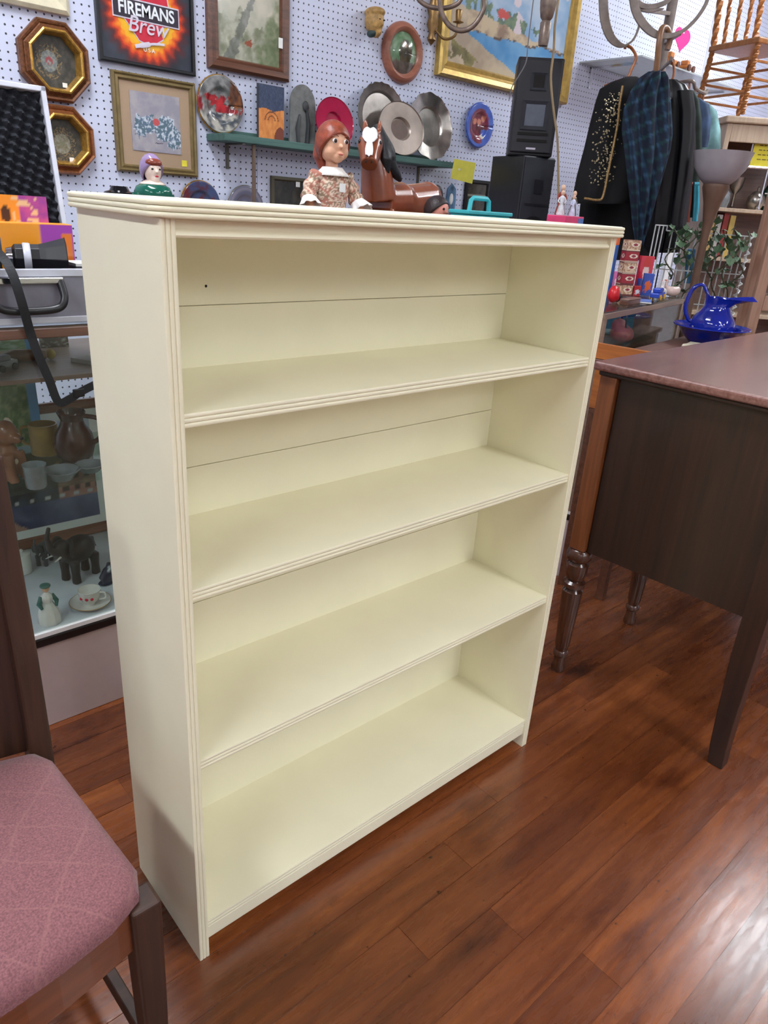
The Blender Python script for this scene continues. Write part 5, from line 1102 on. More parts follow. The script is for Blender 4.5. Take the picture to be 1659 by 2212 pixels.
def speaker(label, l, r, vt, vb, depth, z0, rz, upper):
    A, B = PN(l[0], l[1], DS), PN(r[0], r[1], DS); w = (B - A).length / max(0.6, math.cos(rz)); c = (A + B) / 2
    zt_ = PN((l[0] + r[0]) / 2, vt, DS).z; h = zt_ - z0
    o = thing('loudspeaker', label, 'loudspeaker', (c.x, c.y, z0), math.atan2(NR.y, NR.x) + rz)
    MB().box(-w / 2, w / 2, 0, depth, 0, h).build('cabinet', M_spk, o, bevel=0.006)
    if upper:
        MB().box(-w / 2 + 0.008, w / 2 - 0.008, -0.012, -0.0005, 0.012, h - 0.008).build('baffle', M_spk, o, bevel=0.006)
        for zc_, s1, s2, m in ((h * 0.76, 0.075, 0.05, M_dark), (h * 0.42, 0.125, 0.088, M_cone)):
            f = frame_mesh(rectpoly(s1, s1), [(0, 0), (0, 0.004), (0.004, 0.006), ((s1 - s2) / 2, 0.001), ((s1 - s2) / 2, 0)]).build('driver_surround', M_spk2, o, loc=(0, -0.0122, zc_))
            MB().box(-s2 / 2, s2 / 2, -0.0015, 0, -s2 / 2, s2 / 2).build('driver', m, o, loc=(0, -0.0125, zc_))
        for k in range(2): MB().box(-0.07, 0.07, -0.016, -0.0125, 0.085 - 0.028 * k, 0.097 - 0.028 * k).build('port_slot', M_dark, o)
        MB().box(-0.022, 0.022, -0.0135, -0.0125, 0.026, 0.034).build('badge', M_slv, o)
    else:
        MB().box(-w / 2 + 0.006, w / 2 - 0.006, -0.01, -0.0005, 0.01, h - 0.006).build('grille', M_spk2, o, bevel=0.004)
        MB().box(-0.02, 0.03, -0.0125, -0.0103, h - 0.16, h - 0.1).build('tweeter', M_spk, o); MB().box(-w / 2 + 0.03, w / 2 - 0.02, -0.0125, -0.0103, h - 0.215, h - 0.205).build('trim_line', M_spk, o)
        MB().lathe([(0.085, 0), (0.085, 0.003), (0.07, 0.001)], (0, -0.0103, 0.2), 28, Matrix.Rotation(PI / 2, 3, 'X')).build('woofer', M_spk, o, smooth=True)
    return o, c, h
lo, cl, hl = speaker('larger black floor loudspeaker under the smaller one', (1122, 400), (1196, 400), 338, 0, 0.26, 0.9405, 0.5, False)
up, cu_, hu = speaker('black two-way loudspeaker with square drivers on top of another', (1097, 330), (1192, 330), 122, 0, 0.2, 0.9405 + hl + 0.0005, -0.08, True)

# ================================================================== RIGHT-HAND SHOWCASE AND ITS TOYS
ZR = 0.96; FC = math.atan2(NR.y, NR.x)
ra, rb = PZ(1310, 674, ZR), PZ(1480, 642, ZR); rdir = (rb - ra); RL = rdir.length; rang = math.atan2(rdir.y, rdir.x)
showcase('glass_showcase', 'angled glass showcase crowded with toys beside the sideboard', (ra.x, ra.y, 0), rang, RL, 0.40, ZR, [(0.79, M_shglass, 0.28)], wood('pale showcase frame', S(120, 96, 82), S(150, 124, 106), 0))
rx_ = V((math.cos(rang), math.sin(rang), 0)); ry_ = V((-rx_.y, rx_.x, 0))
def RC(u, v, dz=0.0):   # on the showcase top, kept inside its edges
    p = PZ(u, v, ZR + dz); b = max(0.04, min(0.30, (p - ra).dot(ry_))); d = ray(u, v); k = ((ra - CP).dot(ry_) + b) / d.dot(ry_); q = CP + d * k - ra; r = ra + rx_ * max(0.03, min(RL - 0.04, q.dot(rx_))) + ry_ * b; r.z = ZR + dz + 0.0003; return r
def hpx(P, vt, ub): # height that brings the top of a thing at P to photo row vt
    d = ray(ub, vt); k = ((P - CP).x * d.x + (P - CP).y * d.y) / (d.x ** 2 + d.y ** 2); return CP.z + k * d.z - P.z
def RAB(a, b): r = ra + rx_ * a + ry_ * b; r.z = ZR + 0.0003; return r   # along / behind the front edge of the showcase top
# dark goods inside
for k, (u, t, c, lab) in enumerate(((0.18, 0.12, (60, 64, 76), 'grey mesh bag inside the angled showcase'), (0.42, 0.2, (84, 92, 104), 'slate blue boxed gadget inside the angled showcase'), (0.62, 0.12, (150, 80, 84), 'rose coloured pouch inside the angled showcase'), (0.82, 0.2, (70, 110, 130), 'teal tin inside the angled showcase'))):
    P = ra + rx_ * RL * u + ry_ * t; o = thing(('mesh_bag', 'gadget_box', 'pouch', 'tin')[k], lab, ('bag', 'box', 'pouch', 'tin')[k], (P.x, P.y, 0.7903), rang + 0.3 * k)
    m = mat('goods%d' % k, S(*c), 0.5, var=0.3)
    if k in (0, 2): blob('body', [('e', (0, 0, 0.035), (0.075, 0.045, 0.034)), ('e', (0.02, 0.01, 0.06), (0.045, 0.03, 0.03))], m, o, 0.006); MB().tube(spline([(-0.04, 0, 0.06), (-0.02, 0, 0.11), (0.03, 0, 0.11), (0.045, 0, 0.07)]), 0.004, 8).build('handle', M_black, o)
    else: slab('body', 0.11, 0.07, 0.085, m, o, (0, 0, 0), 0.005); slab('lid', 0.114, 0.074, 0.02, m, o, (0, 0, 0.0855), 0.004)
# tall patterned totem box
P = RC(1349, 640); h = hpx(P, 517, 1352); w = 0.058; o = thing('patterned_box', 'tall red and cream folk-patterned box on the angled showcase', 'box', P, FC + 0.25)
def totem(u, v):
    c = (196, 168, 132); k = v * 5.0; b = int(k); f = k - b
    if f < 0.18: c = (96, 44, 44) if int(f * 40) % 2 == 0 else (222, 206, 178)
    elif b % 2 == 0: c = (206, 178, 150) if fbm(u, v * 4, 7) > 0 else (166, 124, 96)
    else: c = (150, 34, 48)
    d = math.hypot((u - 0.6) * 0.55, (f - 0.6) * 0.9)
    if d < 0.17: c = (140, 44, 60) if d < 0.1 else (226, 214, 192)
    return c
MB().box(-w / 2, w / 2, 0, 0.03, 0, h).build('box', mat('brown card', S(140, 90, 78), 0.6), o, bevel=0.001); painted('front_print', w - 0.001, h - 0.001, 24, 100, totem, o, M_print, y=-0.0012, cz=h / 2)
painted('side_print', 0.029, h - 0.001, 10, 80, totem, o, M_print, y=0.0).rotation_euler = (0, 0, -PI / 2); o.children[-1].location = (-w / 2 - 0.0012, 0.015, h / 2)
# blue book behind it, red doll card, others
P = RC(1329, 636); h = hpx(P, 524, 1330); o = thing('blue_box', 'upright blue toy box behind the patterned box', 'toy box', P + ry_ * 0.04, rang + 0.2); slab('box', 0.05, 0.03, h * 0.95, mat('bright blue card', S(48, 100, 180), 0.5), o, (0, 0, 0)); slab('orange_tab', 0.05, 0.03, 0.03, mat('orange tab', S(232, 110, 60), 0.5), o, (0.004, 0, h * 0.95 + 0.0005))
P = RC(1385, 634); h = hpx(P, 552, 1385); o = thing('doll_card', 'red blister card with pale doll face', 'toy', P, FC + 0.1)
def dcard(u, v):
    c = (204, 40, 62) if v > 0.4 else (66, 84, 168)
    if math.hypot((u - 0.5) * 1.1, (v - 0.58) * 1.0) < 0.24: c = (232, 206, 196)
    if v > 0.72 and math.hypot((u - 0.5), (v - 0.72)) < 0.3: c = (196, 44, 40)
    if v < 0.2: c = (236, 130, 60)
    return c
MB().box(-0.028, 0.028, 0, 0.02, 0, h).build('card', M_red, o); painted('front_print', 0.055, h, 24, 36, dcard, o, M_gloss, y=-0.0012, cz=h / 2)
P = RC(1418, 648); o = thing('toy_car', 'bright blue toy car with yellow wheels in clear pack', 'toy car', P, rang + 0.1)
MB().box(-0.055, 0.055, -0.018, 0.018, 0.008, 0.026).box(-0.03, 0.03, -0.015, 0.015, 0.026, 0.042).build('body', mat('blue enamel', S(40, 70, 180), 0.2), o, bevel=0.004)
for x in (-0.032, 0.034):
    for y in (-1, 1): MB().lathe([(0.010, -0.003), (0.010, 0.003)], (x, 0.0185 * y, 0.010), 14, Matrix.Rotation(PI / 2, 3, 'X')).build('wheel', mat('yellow wheel', S(214, 160, 40), 0.5), o)
P = RC(1385, 652); o = thing('magazine', 'white booklet lying under the blue toy car', 'booklet', P - ry_ * 0.01 , rang + 0.35); slab('pages', 0.10, 0.05, 0.005, M_paper, o, (0, 0, 0)); slab('cover', 0.10, 0.05, 0.0015, mat('blue cover', S(90, 120, 190), 0.4), o, (0, 0, 0.0052))
P = RC(1318, 655); o = thing('red_toy', 'red and black toy mask at the end of the angled showcase', 'toy', P + rx_ * 0.02, rang); blob('body', [('e', (0, 0, 0.03), (0.03, 0.02, 0.03)), ('e', (0.02, 0, 0.018), (0.02, 0.016, 0.018))], mat('red plastic', S(204, 34, 44), 0.3), o, 0.003); MB().ell((0.028, -0.004, 0.02), (0.016, 0.014, 0.019)).build('black_cap', M_black, o, smooth=True)
for u, v, vt, c, lab in ((1430, 640, 606, (214, 206, 204), 'white porcelain swan among the toys'), (1463, 640, 604, (206, 180, 172), 'pink and white china shoe among the toys')):
    P = RAB(0.745, 0.058) if u < 1450 else RAB(0.832, 0.045); h = hpx(P, vt, u); o = thing('china_ornament', lab, 'ornament', P, rang + (0.5 if u < 1450 else 2.4))
    blob('body', [('e', (0, 0, h * 0.3), (h * 0.55, h * 0.3, h * 0.3)), ('t', [(V((h * 0.35, 0, h * 0.35)), h * 0.16), (V((h * 0.5, 0, h * 0.7)), h * 0.11), (V((h * 0.42, 0, h * 0.95)), h * 0.1)]), ('e', (-h * 0.3, 0, h * 0.45), (h * 0.25, h * 0.2, h * 0.16))], mat('ornament %d' % u, S(*c), 0.2, var=0.1), o, 0.004); MB().ell((h * 0.56, 0, h * 0.93), (h * 0.09, h * 0.05, h * 0.04)).build('beak', mat('coral', S(214, 110, 90), 0.4), o)
for k, (u, v, vt, w, c1, c2, lab) in enumerate(((1324, 632, 586, 0.03, (226, 120, 176), (240, 232, 236), 'pink and white blister pack behind the red toy'), (1411, 636, 592, 0.04, (60, 90, 180), (226, 110, 60), 'blue and orange boxed toy beside the doll card'), (1372, 652, 618, 0.03, (196, 60, 60), (224, 226, 232), 'white and red boxed game before the patterned box'))):
    P = (RAB(0.768, 0.26), RAB(0.725, 0.115), RAB(0.655, 0.13))[k]; h = hpx(P, vt, u); o = thing('toy_box', lab, 'toy box', P, FC + (0.1, -0.2, 0.25)[k])
    MB().box(-w / 2, w / 2, 0, 0.025, 0, h).build('carton', mat('carton %d' % k, S(*c1), 0.5), o, bevel=0.001); painted('front_print', w - 0.001, h - 0.001, 20, 20, lambda a, b, c1=c1, c2=c2: c2 if math.hypot(a - 0.5, b - 0.45) < 0.3 + fbm(a, b, 5) * 0.2 else c1, o, M_gloss, y=-0.0012, cz=h / 2)
P = RC(1470, 650); o = thing('wood_ruler', 'flat brown wooden ruler box on the showcase edge', 'box', RAB(0.33, 0.04), rang); slab('box', 0.13, 0.03, 0.016, M_walnut, o, (0, 0, 0)); slab('lid', 0.132, 0.032, 0.004, M_shwood, o, (0, 0, 0.0162))
# figurines and pink box above the bookcase's far corner
P = RC(1222, 470); P = ra + rx_ * 0.03 + ry_ * 0.30; P = V((PY(1222, 470, 0.82).x, 0.82, ZR + 0.0003)); h = PY(1222, 466, 0.82).z - P.z
o = thing('pink_carton', 'tall pink carton holding small figurines', 'carton', P, rang); w = PY(1252, 470, 0.82).x - PY(1195, 470, 0.82).x
slab('carton', w, 0.07, h, mat('pink card', S(214, 60, 110), 0.5), o, (0, 0, 0)); slab('blue_band', w * 0.3, 0.072, h * 0.3, mat('blue band', S(70, 110, 170), 0.5), o, (w * 0.34, 0, h * 0.68))
for k, (u, vt, c, lab) in enumerate(((1203, 410, (206, 206, 212), 'silvery angel figurine on the pink carton'), (1214, 398, (150, 70, 60), 'tall red-brown soldier figurine on the pink carton'), (1228, 420, (196, 200, 224), 'pale lilac lady figurine on the pink carton'), (1241, 412, (110, 100, 84), 'small bronze figurine on the pink carton'))):
    q = PY(u, 466, 0.82); hh_ = PY(u, vt, 0.82).z - (P.z + h); o = thing('figurine', lab, 'figurine', (q.x, 0.82 + (0.012 if k % 2 else -0.012), P.z + h + 0.0006), face_dir(0.2 * k))
    m = mat('figurine %d' % k, S(*c), 0.25, metal=0.5 if k == 3 else 0.0, var=0.3, scale=60)
    MB().lathe([(hh_ * 0.17, 0), (hh_ * 0.18, hh_ * 0.06), (hh_ * 0.13, hh_ * 0.3), (hh_ * 0.08, hh_ * 0.5), (hh_ * 0.12, hh_ * 0.66), (hh_ * 0.1, hh_ * 0.74), (hh_ * 0.035, hh_ * 0.79)], n=16).build('body', m, o, smooth=True)
    MB().ell((0, 0, hh_ * 0.89), (hh_ * 0.085, hh_ * 0.085, hh_ * 0.11)).build('head', mat('figurine skin', S(214, 176, 150), 0.4), o, smooth=True)
    for s in (-1, 1): MB().tube([V((0, s * hh_ * 0.11, hh_ * 0.7)), V((hh_ * 0.04, s * hh_ * 0.17, hh_ * 0.55)), V((hh_ * 0.12, s * hh_ * 0.1, hh_ * 0.48))], [hh_ * 0.035, hh_ * 0.03, hh_ * 0.02], 7).build('arm', m, o, smooth=True)
# ================================================================== TABLE WITH PITCHER AND BASIN
ZT = 0.822; M_or = wood('orange oak', S(150, 84, 36), S(190, 112, 52), 1, 0.35); M_tt = wood('table top oak', S(96, 64, 58), S(126, 88, 78), 0, 0.4)
ta = PZ(1301, 762, ZT); tb_ = PZ(1372, 757, ZT)
tbl = thing('wash_stand', 'narrow oak wash stand with orange end panel behind the sideboard', 'table', (1.70, 0.285, 0), math.radians(8))
MB().box(0, 1.0, 0, 0.20, ZT - 0.018, ZT).build('top', M_tt, tbl, bevel=0.003)
for x in (0.01, 0.972): MB().box(x, x + 0.018, 0.012, 0.19, 0.66, ZT - 0.0185).build('end_panel', M_or, tbl, bevel=0.002)
for x in (0.012, 0.958):
    for y in (0.012, 0.158): MB().box(x, x + 0.03, y, y + 0.03, 0, 0.6595).build('leg', M_walnut, tbl, bevel=0.003)
for y in (0.014, 0.176): MB().box(0.0285, 0.9715, y, y + 0.014, 0.6, ZT - 0.0185).build('apron', M_or, tbl, bevel=0.002)
MB().box(0.0, 0.012, -0.004, 0.2, ZT + 0.0005, ZT + 0.05).build('end_rail', M_or, tbl, bevel=0.002)
M_blue = mat('cobalt glaze', S(20, 40, 150), 0.08, var=0.25, scale=12, coat=0.5)
pb = V((2.40, 0.455, ZT + 0.0005)); d_ = (pb - CP).dot(-RM.col[2]); px_m = d_ / FPX
o = thing('wash_basin', 'cobalt blue glazed wash basin on the wash stand', 'basin', pb); R_ = 0.082 * 1.0
rb_ = 78 * px_m
MB().lathe([(rb_ * 0.5, 0), (rb_ * 0.54, 0.006), (rb_ * 0.72, 0.03), (rb_ * 0.84, 0.056), (rb_ * 1.0, 0.064), (rb_ * 0.99, 0.068), (rb_ * 0.8, 0.06), (rb_ * 0.66, 0.03), (rb_ * 0.5, 0.010), (0.001, 0.008)], n=40).build('bowl', M_blue, o, smooth=True)
hp = 112 * px_m; rp_ = 46 * px_m
pt = thing('water_pitcher', 'cobalt blue glazed pitcher with wide spout standing in its basin', 'pitcher', pb + V((0, 0, 0.0085)), face_dir(1.35))
mb = MB(); rings = []
for r, z, sp, dz in ((0.62, 0, 0, 0), (0.66, 0.03, 0, 0), (0.92, 0.16, 0, 0), (1.0, 0.30, 0, 0), (0.9, 0.44, 0, 0), (0.66, 0.56, 0.02, 0), (0.52, 0.66, 0.08, 0), (0.55, 0.74, 0.45, 0.10), (0.60, 0.80, 0.8, 0.14), (0.62, 0.82, 1.02, -0.04), (0.57, 0.815, 0.95, -0.02), (0.45, 0.7, 0.1, 0.0), (0.5, 0.5, 0, 0), (0.6, 0.2, 0, 0), (0.01, 0.05, 0, 0)):
    ring = []
    for k in range(40):
        a = 2 * PI * k / 40; f = max(0, math.cos(a)) ** 3; bk_ = max(0, -math.cos(a)) ** 4
        ring.append(V((rp_ * (r * math.cos(a) + sp * f * 1.05), rp_ * r * math.sin(a) * (1 - 0.25 * f * min(1, sp)), hp * (z + dz * f * 0.6 + 0.10 * bk_ * min(1, sp)))))
    rings.append(ring)
mb.rings(rings, True).build('body', M_blue, pt, smooth=True)
MB().tube(spline([(-rp_ * 0.5, 0, hp * 0.86), (-rp_ * 0.8, 0, hp * 1.02), (-rp_ * 1.2, 0, hp * 0.92), (-rp_ * 1.32, 0, hp * 0.6), (-rp_ * 1.1, 0, hp * 0.38), (-rp_ * 0.85, 0, hp * 0.34)], 6), [0.006] * 10 + [0.008] * 12 + [0.007] * 9, 10).build('handle', M_blue, pt, smooth=True)
p = PZ(1438, 739, ZT + 0.001); o = thing('cloth_napkin', 'folded cream cloth lying on the wash stand beside the basin', 'cloth', (p.x - 0.01, min(p.y, 0.43), ZT + 0.0005), 0.2)
MB().rings([[(x, y, 0.004 + 0.003 * math.sin(x * 90 + j) + j * 0.004) for x, y in ((-0.055, -0.03), (-0.02, -0.034), (0.02, -0.032), (0.055, -0.03), (0.055, 0.03), (0.02, 0.032), (-0.02, 0.034), (-0.055, 0.03))] for j in range(3)]).build('cloth', mat('cream linen', S(196, 188, 166), 0.9), o, bevel=0.002)

# ================================================================== COAT TREE, CLOTHES AND UMBRELLA
DC = 3.55
def loft(name, rows, dist, thick, m, parent, org, folds=0, famp=0.0, n=40, thmax=0.09):
    """rows of (v, left u, right u) on an upright plane; every row becomes a rounded section with real depth"""
    rings = []
    for i, (v, ul, ur) in enumerate(rows):
        A, B = PN(ul, v, dist), PN(ur, v, dist); c = (A + B) / 2; hw = (B - A).length / 2; zc_ = c.z
        th = min(thmax, hw * thick)
        ring = []
        for k in range(n):
            a = 2 * PI * k / n; ff = 1 + famp * math.cos(folds * a + 0.35 * i)
            x = math.copysign(abs(math.cos(a)) ** 0.8, math.cos(a)) * hw; y_ = math.sin(a) * th * ff
            q = c + (B - A).normalized() * x + NF * y_; ring.append(V((q.x, q.y, zc_ + (A.z - B.z) * -0.5 * (x / hw if hw else 0))) - org)
        rings.append(ring)
    return MB().rings(rings, True).build(name, m, parent, smooth=True)
M_bent = mat('grey bentwood', S(136, 124, 116), 0.4, var=0.2)
pole = PN(1428, 140, DC + 0.28); ct = thing('coat_tree', 'grey bentwood coat tree with curling arms hung with clothes', 'coat tree', (pole.x, pole.y, 0)); zp = PN(1440, -60, DC + 0.28).z
MB().lathe([(0.03, 0.05), (0.028, 0.3), (0.024, 0.9), (0.022, zp - 0.1), (0.028, zp - 0.05), (0.03, zp), (0.012, zp + 0.05)], n=18).build('pole', M_bent, ct, smooth=True)
for k in range(4):
    a = PI / 4 + k * PI / 2; d = V((math.cos(a), math.sin(a), 0)); MB().tube(spline([d * 0.02 + V((0, 0, 0.45)), d * 0.09 + V((0, 0, 0.25)), d * 0.22 + V((0, 0, 0.08)), d * 0.3 + V((0, 0, 0.012))]), 0.014, 10).build('foot', M_bent, ct, smooth=True)
o_ = V((pole.x, pole.y, 0))
def band(name, pts, wd, dist, th=0.006):
    P = spline([PN(u, v, dist) - o_ for u, v in pts], 8); rings = []
    ws = spline([V((w, 0, 0)) for w in wd], 8)
    for i, q in enumerate(P):
        d = (P[min(i + 1, len(P) - 1)] - P[max(i - 1, 0)]).normalized(); x = d.cross(NF).normalized(); w = ws[i].x
        rings.append([q + x * w / 2 * sx + NF * th * sy for sx, sy in ((-1, -1), (1, -1), (1, 1), (-1, 1))])
    MB().rings(rings).build(name, M_bent, ct, bevel=0.002)
band('bent_arm', [(1302, -20), (1306, 40), (1318, 78), (1336, 96), (1354, 100)], (0.036, 0.036, 0.032, 0.022, 0.006), DC - 0.05)
band('bent_arm', [(1350, 99), (1366, 88), (1376, 70), (1382, 50)], (0.008, 0.008, 0.008, 0.008), DC - 0.05)
band('bent_arm', [(1366, -20), (1372, 20), (1388, 50), (1412, 72), (1440, 78), (1470, 70), (1500, 45), (1524, 10), (1532, -20)], (0.03, 0.03, 0.03, 0.026, 0.02, 0.014, 0.013, 0.013, 0.013), DC - 0.19)
band('bent_arm', [(1376, 6), (1392, 14), (1412, 14), (1436, 6), (1452, -8)], (0.022, 0.02, 0.018, 0.018, 0.018), DC)
band('bent_arm', [(1382, 22), (1402, 24), (1420, 21), (1434, 19)], (0.004, 0.012, 0.010, 0.003), DC)
MB().bar(PN(1380, 20, DC) - o_, V((0, 0, PN(1440, 10, DC + 0.14).z)), 0.014).bar(PN(1310, -10, DC - 0.05) - o_, V((0, 0, zp - 0.06)), 0.014).bar(PN(1468, 71, DC - 0.19) - o_, V((0, 0, PN(1468, 71, DC + 0.1).z)), 0.016).build('arm_socket', M_bent, ct)
# umbrella hooked on the ring
uo = PN(1395, 330, DC - 0.19); um = thing('umbrella', 'folded dark blue plaid umbrella with wooden crook handle', 'umbrella', uo)
hk = [PN(u, v, DC - 0.19 + e) - uo for u, v, e in ((1441, 108, 0.024), (1447, 86, 0.026), (1441, 63, 0.012), (1430, 62, -0.012), (1424, 90, -0.026), (1420, 130, -0.014), (1416, 160, 0))]
MB().tube(spline(hk, 6), 0.0115, 12).build('crook_handle', wood('crook wood', S(120, 84, 58), S(164, 124, 92), 2), um, smooth=True)
MB().tube([PN(1416, 158, DC - 0.19) - uo, PN(1380, 540, DC - 0.19) - uo], [0.006, 0.004], 8).build('shaft', M_chrome, um)
def plaid(x, y, z):
    a = math.sin((x * NR.x + y * NR.y) * 170 + z * 60) ; b = math.sin(z * 120 - (x * NR.x + y * NR.y) * 60)
    c = (18, 28, 48)
    if a > 0.55: c = (26, 50, 74)
    if b > 0.7: c = (22, 58, 64)
    if a > 0.55 and b > 0.7: c = (52, 84, 112)
    return c
rows = [(156, 1402, 1436), (170, 1384, 1442), (200, 1366, 1444), (240, 1352, 1446), (285, 1348, 1448), (320, 1352, 1444), (380, 1358, 1428), (440, 1364, 1412), (490, 1368, 1400), (530, 1374, 1388)]
rr = []
for i, (v, ul, ur) in enumerate(rows):
    A, B = PN(ul, v, DC - 0.19), PN(ur, v, DC - 0.19); c = (A + B) / 2; hw = (B - A).length / 2; th = min(hw, 0.05)
    rr.append([c + NR * math.cos(a) * hw * (1 + 0.12 * math.cos(8 * a)) + NF * math.sin(a) * th * (1 + 0.35 * math.cos(8 * a)) - uo for a in (2 * PI * k / 96 for k in range(96))])
r2 = []
for a, b in zip(rr, rr[1:]): r2 += [[p.lerp(q, k / 8) for p, q in zip(a, b)] for k in range(8)]
cloth('canopy', r2 + [rr[-1]], um, plaid)
# garments
M_blk = mat('black cloth', S(7, 7, 10), 0.85, var=0.3, scale=30); M_lea = mat('black leather', S(10, 12, 18), 0.4, var=0.3, scale=20)
M_seq = mat('gold sequins', S(190, 176, 140), 0.3, metal=0.6, var=0.4, scale=200)
def garment(name, label, rows, dist, m, folds, extra=None):
    v0 = rows[len(rows) // 2]; org = PN((v0[1] + v0[2]) / 2, v0[0], dist); o = thing(name, label, 'jacket', org)
    loft('body', rows, dist, 0.5, m, o, org, folds, 0.12, thmax=0.075); return o, org
j1, g1 = garment('sequin_jacket', 'black evening jacket with gold sequins and gold braid edge', [(166, 1352, 1376), (178, 1318, 1400), (192, 1296, 1412), (215, 1288, 1412), (260, 1276, 1404), (320, 1262, 1396), (380, 1246, 1390), (432, 1236, 1380), (440, 1240, 1370)], DC - 0.05, M_blk, 7)
random.seed(3); mb = MB()
for k in range(260):
    v = random.uniform(200, 400); u = random.gauss(1322 - (v - 200) * 0.10, 13)
    q = PN(u, v, DC - 0.145) - g1; q += NF * (abs(u - 1322 + (v - 300) * 0.12) * 0.0006); s = random.uniform(0.0022, 0.0045); mb.add([q + NR * s, q + UP * s, q - NR * s, q - UP * s, q - NF * 0.002], [(0, 1, 4), (1, 2, 4), (2, 3, 4), (3, 0, 4)])
sq = mb.build('sequins', M_seq, j1); sq['kind'] = 'stuff'
MB().tube(spline([PN(u, v, DC - 0.148) - g1 for u, v in ((1345, 185), (1338, 230), (1334, 270), (1322, 330), (1312, 380), (1302, 425), (1290, 432), (1262, 428))], 6), 0.005, 8).build('gold_braid', mat('gold braid', S(156, 126, 80), 0.45, metal=0.4, var=0.5, scale=150), j1, smooth=True)
MB().tube(spline([PN(u, v, DC - 0.03) - g1 for u, v in ((1306, 186), (1352, 170), (1364, 150), (1374, 124), (1364, 104), (1352, 99), (1350, 106))], 6), 0.006, 8).build('hanger', M_or, j1, smooth=True)
j2, g2 = garment('leather_jacket', 'black leather jacket with long sleeve hung behind the umbrella', [(172, 1440, 1462), (184, 1430, 1482), (205, 1424, 1494), (250, 1418, 1500), (320, 1412, 1502), (400, 1402, 1494), (470, 1396, 1484), (535, 1392, 1474), (545, 1398, 1468)], DC - 0.03, M_lea, 9)
loft('sleeve', [(196, 1462, 1496), (240, 1468, 1502), (300, 1468, 1500), (380, 1460, 1490), (460, 1450, 1478), (490, 1448, 1474)], DC - 0.13, 0.8, M_lea, j2, g2, 5, 0.1)
for k in range(7): MB().ell(PN(1447 - 0.2 * k, 214 + k * 6, DC - 0.122) - g2, (0.005, 0.005, 0.005)).build('stud', M_gold, j2)
MB().tube(spline([PN(u, v, DC + 0.02) - g2 for u, v in ((1434, 186), (1452, 172), (1456, 150), (1452, 134), (1446, 134))], 5), 0.005, 8).build('hanger', M_or, j2, smooth=True)
j3, g3 = garment('long_coat', 'long black coat hung lowest on the coat tree', [(250, 1340, 1420), (330, 1310, 1440), (420, 1256, 1440), (480, 1250, 1436), (530, 1252, 1428), (560, 1268, 1416)], DC + 0.13, M_blk, 6)
def mixed(cols):
    return mat('garment ' + str(cols[0]), S(*cols), 0.8, var=0.5, scale=14)
for rows, c, d, nm, lab in (([(196, 1476, 1500), (215, 1478, 1510), (260, 1486, 1516), (330, 1492, 1516), (420, 1480, 1508), (470, 1470, 1500)], (40, 56, 50), DC + 0.10, 'patterned_shirt', 'dark green patterned shirt hung beside the leather jacket'),
                       ([(222, 1506, 1530), (240, 1504, 1548), (280, 1508, 1556), (320, 1506, 1556), (330, 1510, 1550)], (130, 176, 178), DC + 0.20, 'mint_blouse', 'pale mint green blouse hung behind the dark shirts'),
                       ([(212, 1488, 1512), (226, 1492, 1532), (260, 1500, 1536), (300, 1500, 1532), (318, 1502, 1528)], (66, 88, 120), DC + 0.14, 'blue_shirt', 'grey blue shirt hung beside the mint blouse')):
    o, g = garment(nm, lab, rows, d, mixed(c), 6); u0 = (rows[0][1] + rows[0][2]) / 2
    MB().tube(spline([PN(u0 - 12, rows[1][0], d) - g, PN(u0, rows[0][0] - 4, d) - g, PN(u0 + 2, rows[0][0] - 22, d) - g], 5), 0.004, 8).build('hanger', M_or, o, smooth=True)
o_ = V((pole.x, pole.y, 0)); zq = lambda u, v, d: PN(u, v, d).z
MB().tube([V((0, 0, zq(1452, 128, DC + 0.02))), PN(1450, 131, DC + 0.02) - o_, PN(1449, 126, DC - 0.03) - o_], 0.008, 8).build('coat_arm', M_bent, ct, smooth=True)
MB().tube(spline([V((0, 0, zq(1490, 178, DC + 0.10))), PN(1490, 175, DC + 0.10) - o_, PN(1502, 191, DC + 0.14) - o_, PN(1521, 201, DC + 0.20) - o_, PN(1528, 196, DC + 0.22) - o_], 6), 0.008, 8).build('coat_arm', M_bent, ct, smooth=True)
MB().tube(spline([PN(1380, 252, DC + 0.13) - g3, PN(1384, 236, DC + 0.15) - g3, V((pole.x, pole.y, zq(1400, 226, DC + 0.2))) - g3], 6), 0.005, 8).build('hanger', M_or, j3, smooth=True)
for k, (rows, c, lab, d) in enumerate((([(398, 1498, 1511), (440, 1497, 1511), (478, 1495, 1507)], (64, 170, 196), 'turquoise silk scarf hanging by the torchere lamp', DC + 0.076), ([(398, 1484, 1497), (440, 1480, 1494), (480, 1476, 1490)], (176, 96, 80), 'rust red scarf hanging by the torchere lamp', DC + 0.088), ([(542, 1482, 1502), (580, 1480, 1498), (612, 1478, 1492)], (50, 104, 140), 'steel blue scarf hanging on the wire rack', 3.418))):
    org = PN(rows[1][1], rows[1][0], d); o = thing('scarf', lab, 'scarf', org); loft('cloth', rows, d, 0.5, mat('scarf %d' % k, S(*c), 0.6), o, org, 5, 0.2)
    MB().tube([PN(rows[0][1] + 1, rows[0][0], d) - org, PN(rows[0][2] - 1, rows[0][0], d) - org], 0.009, 8).build('knot', MATS['scarf %d' % k], o, smooth=True)

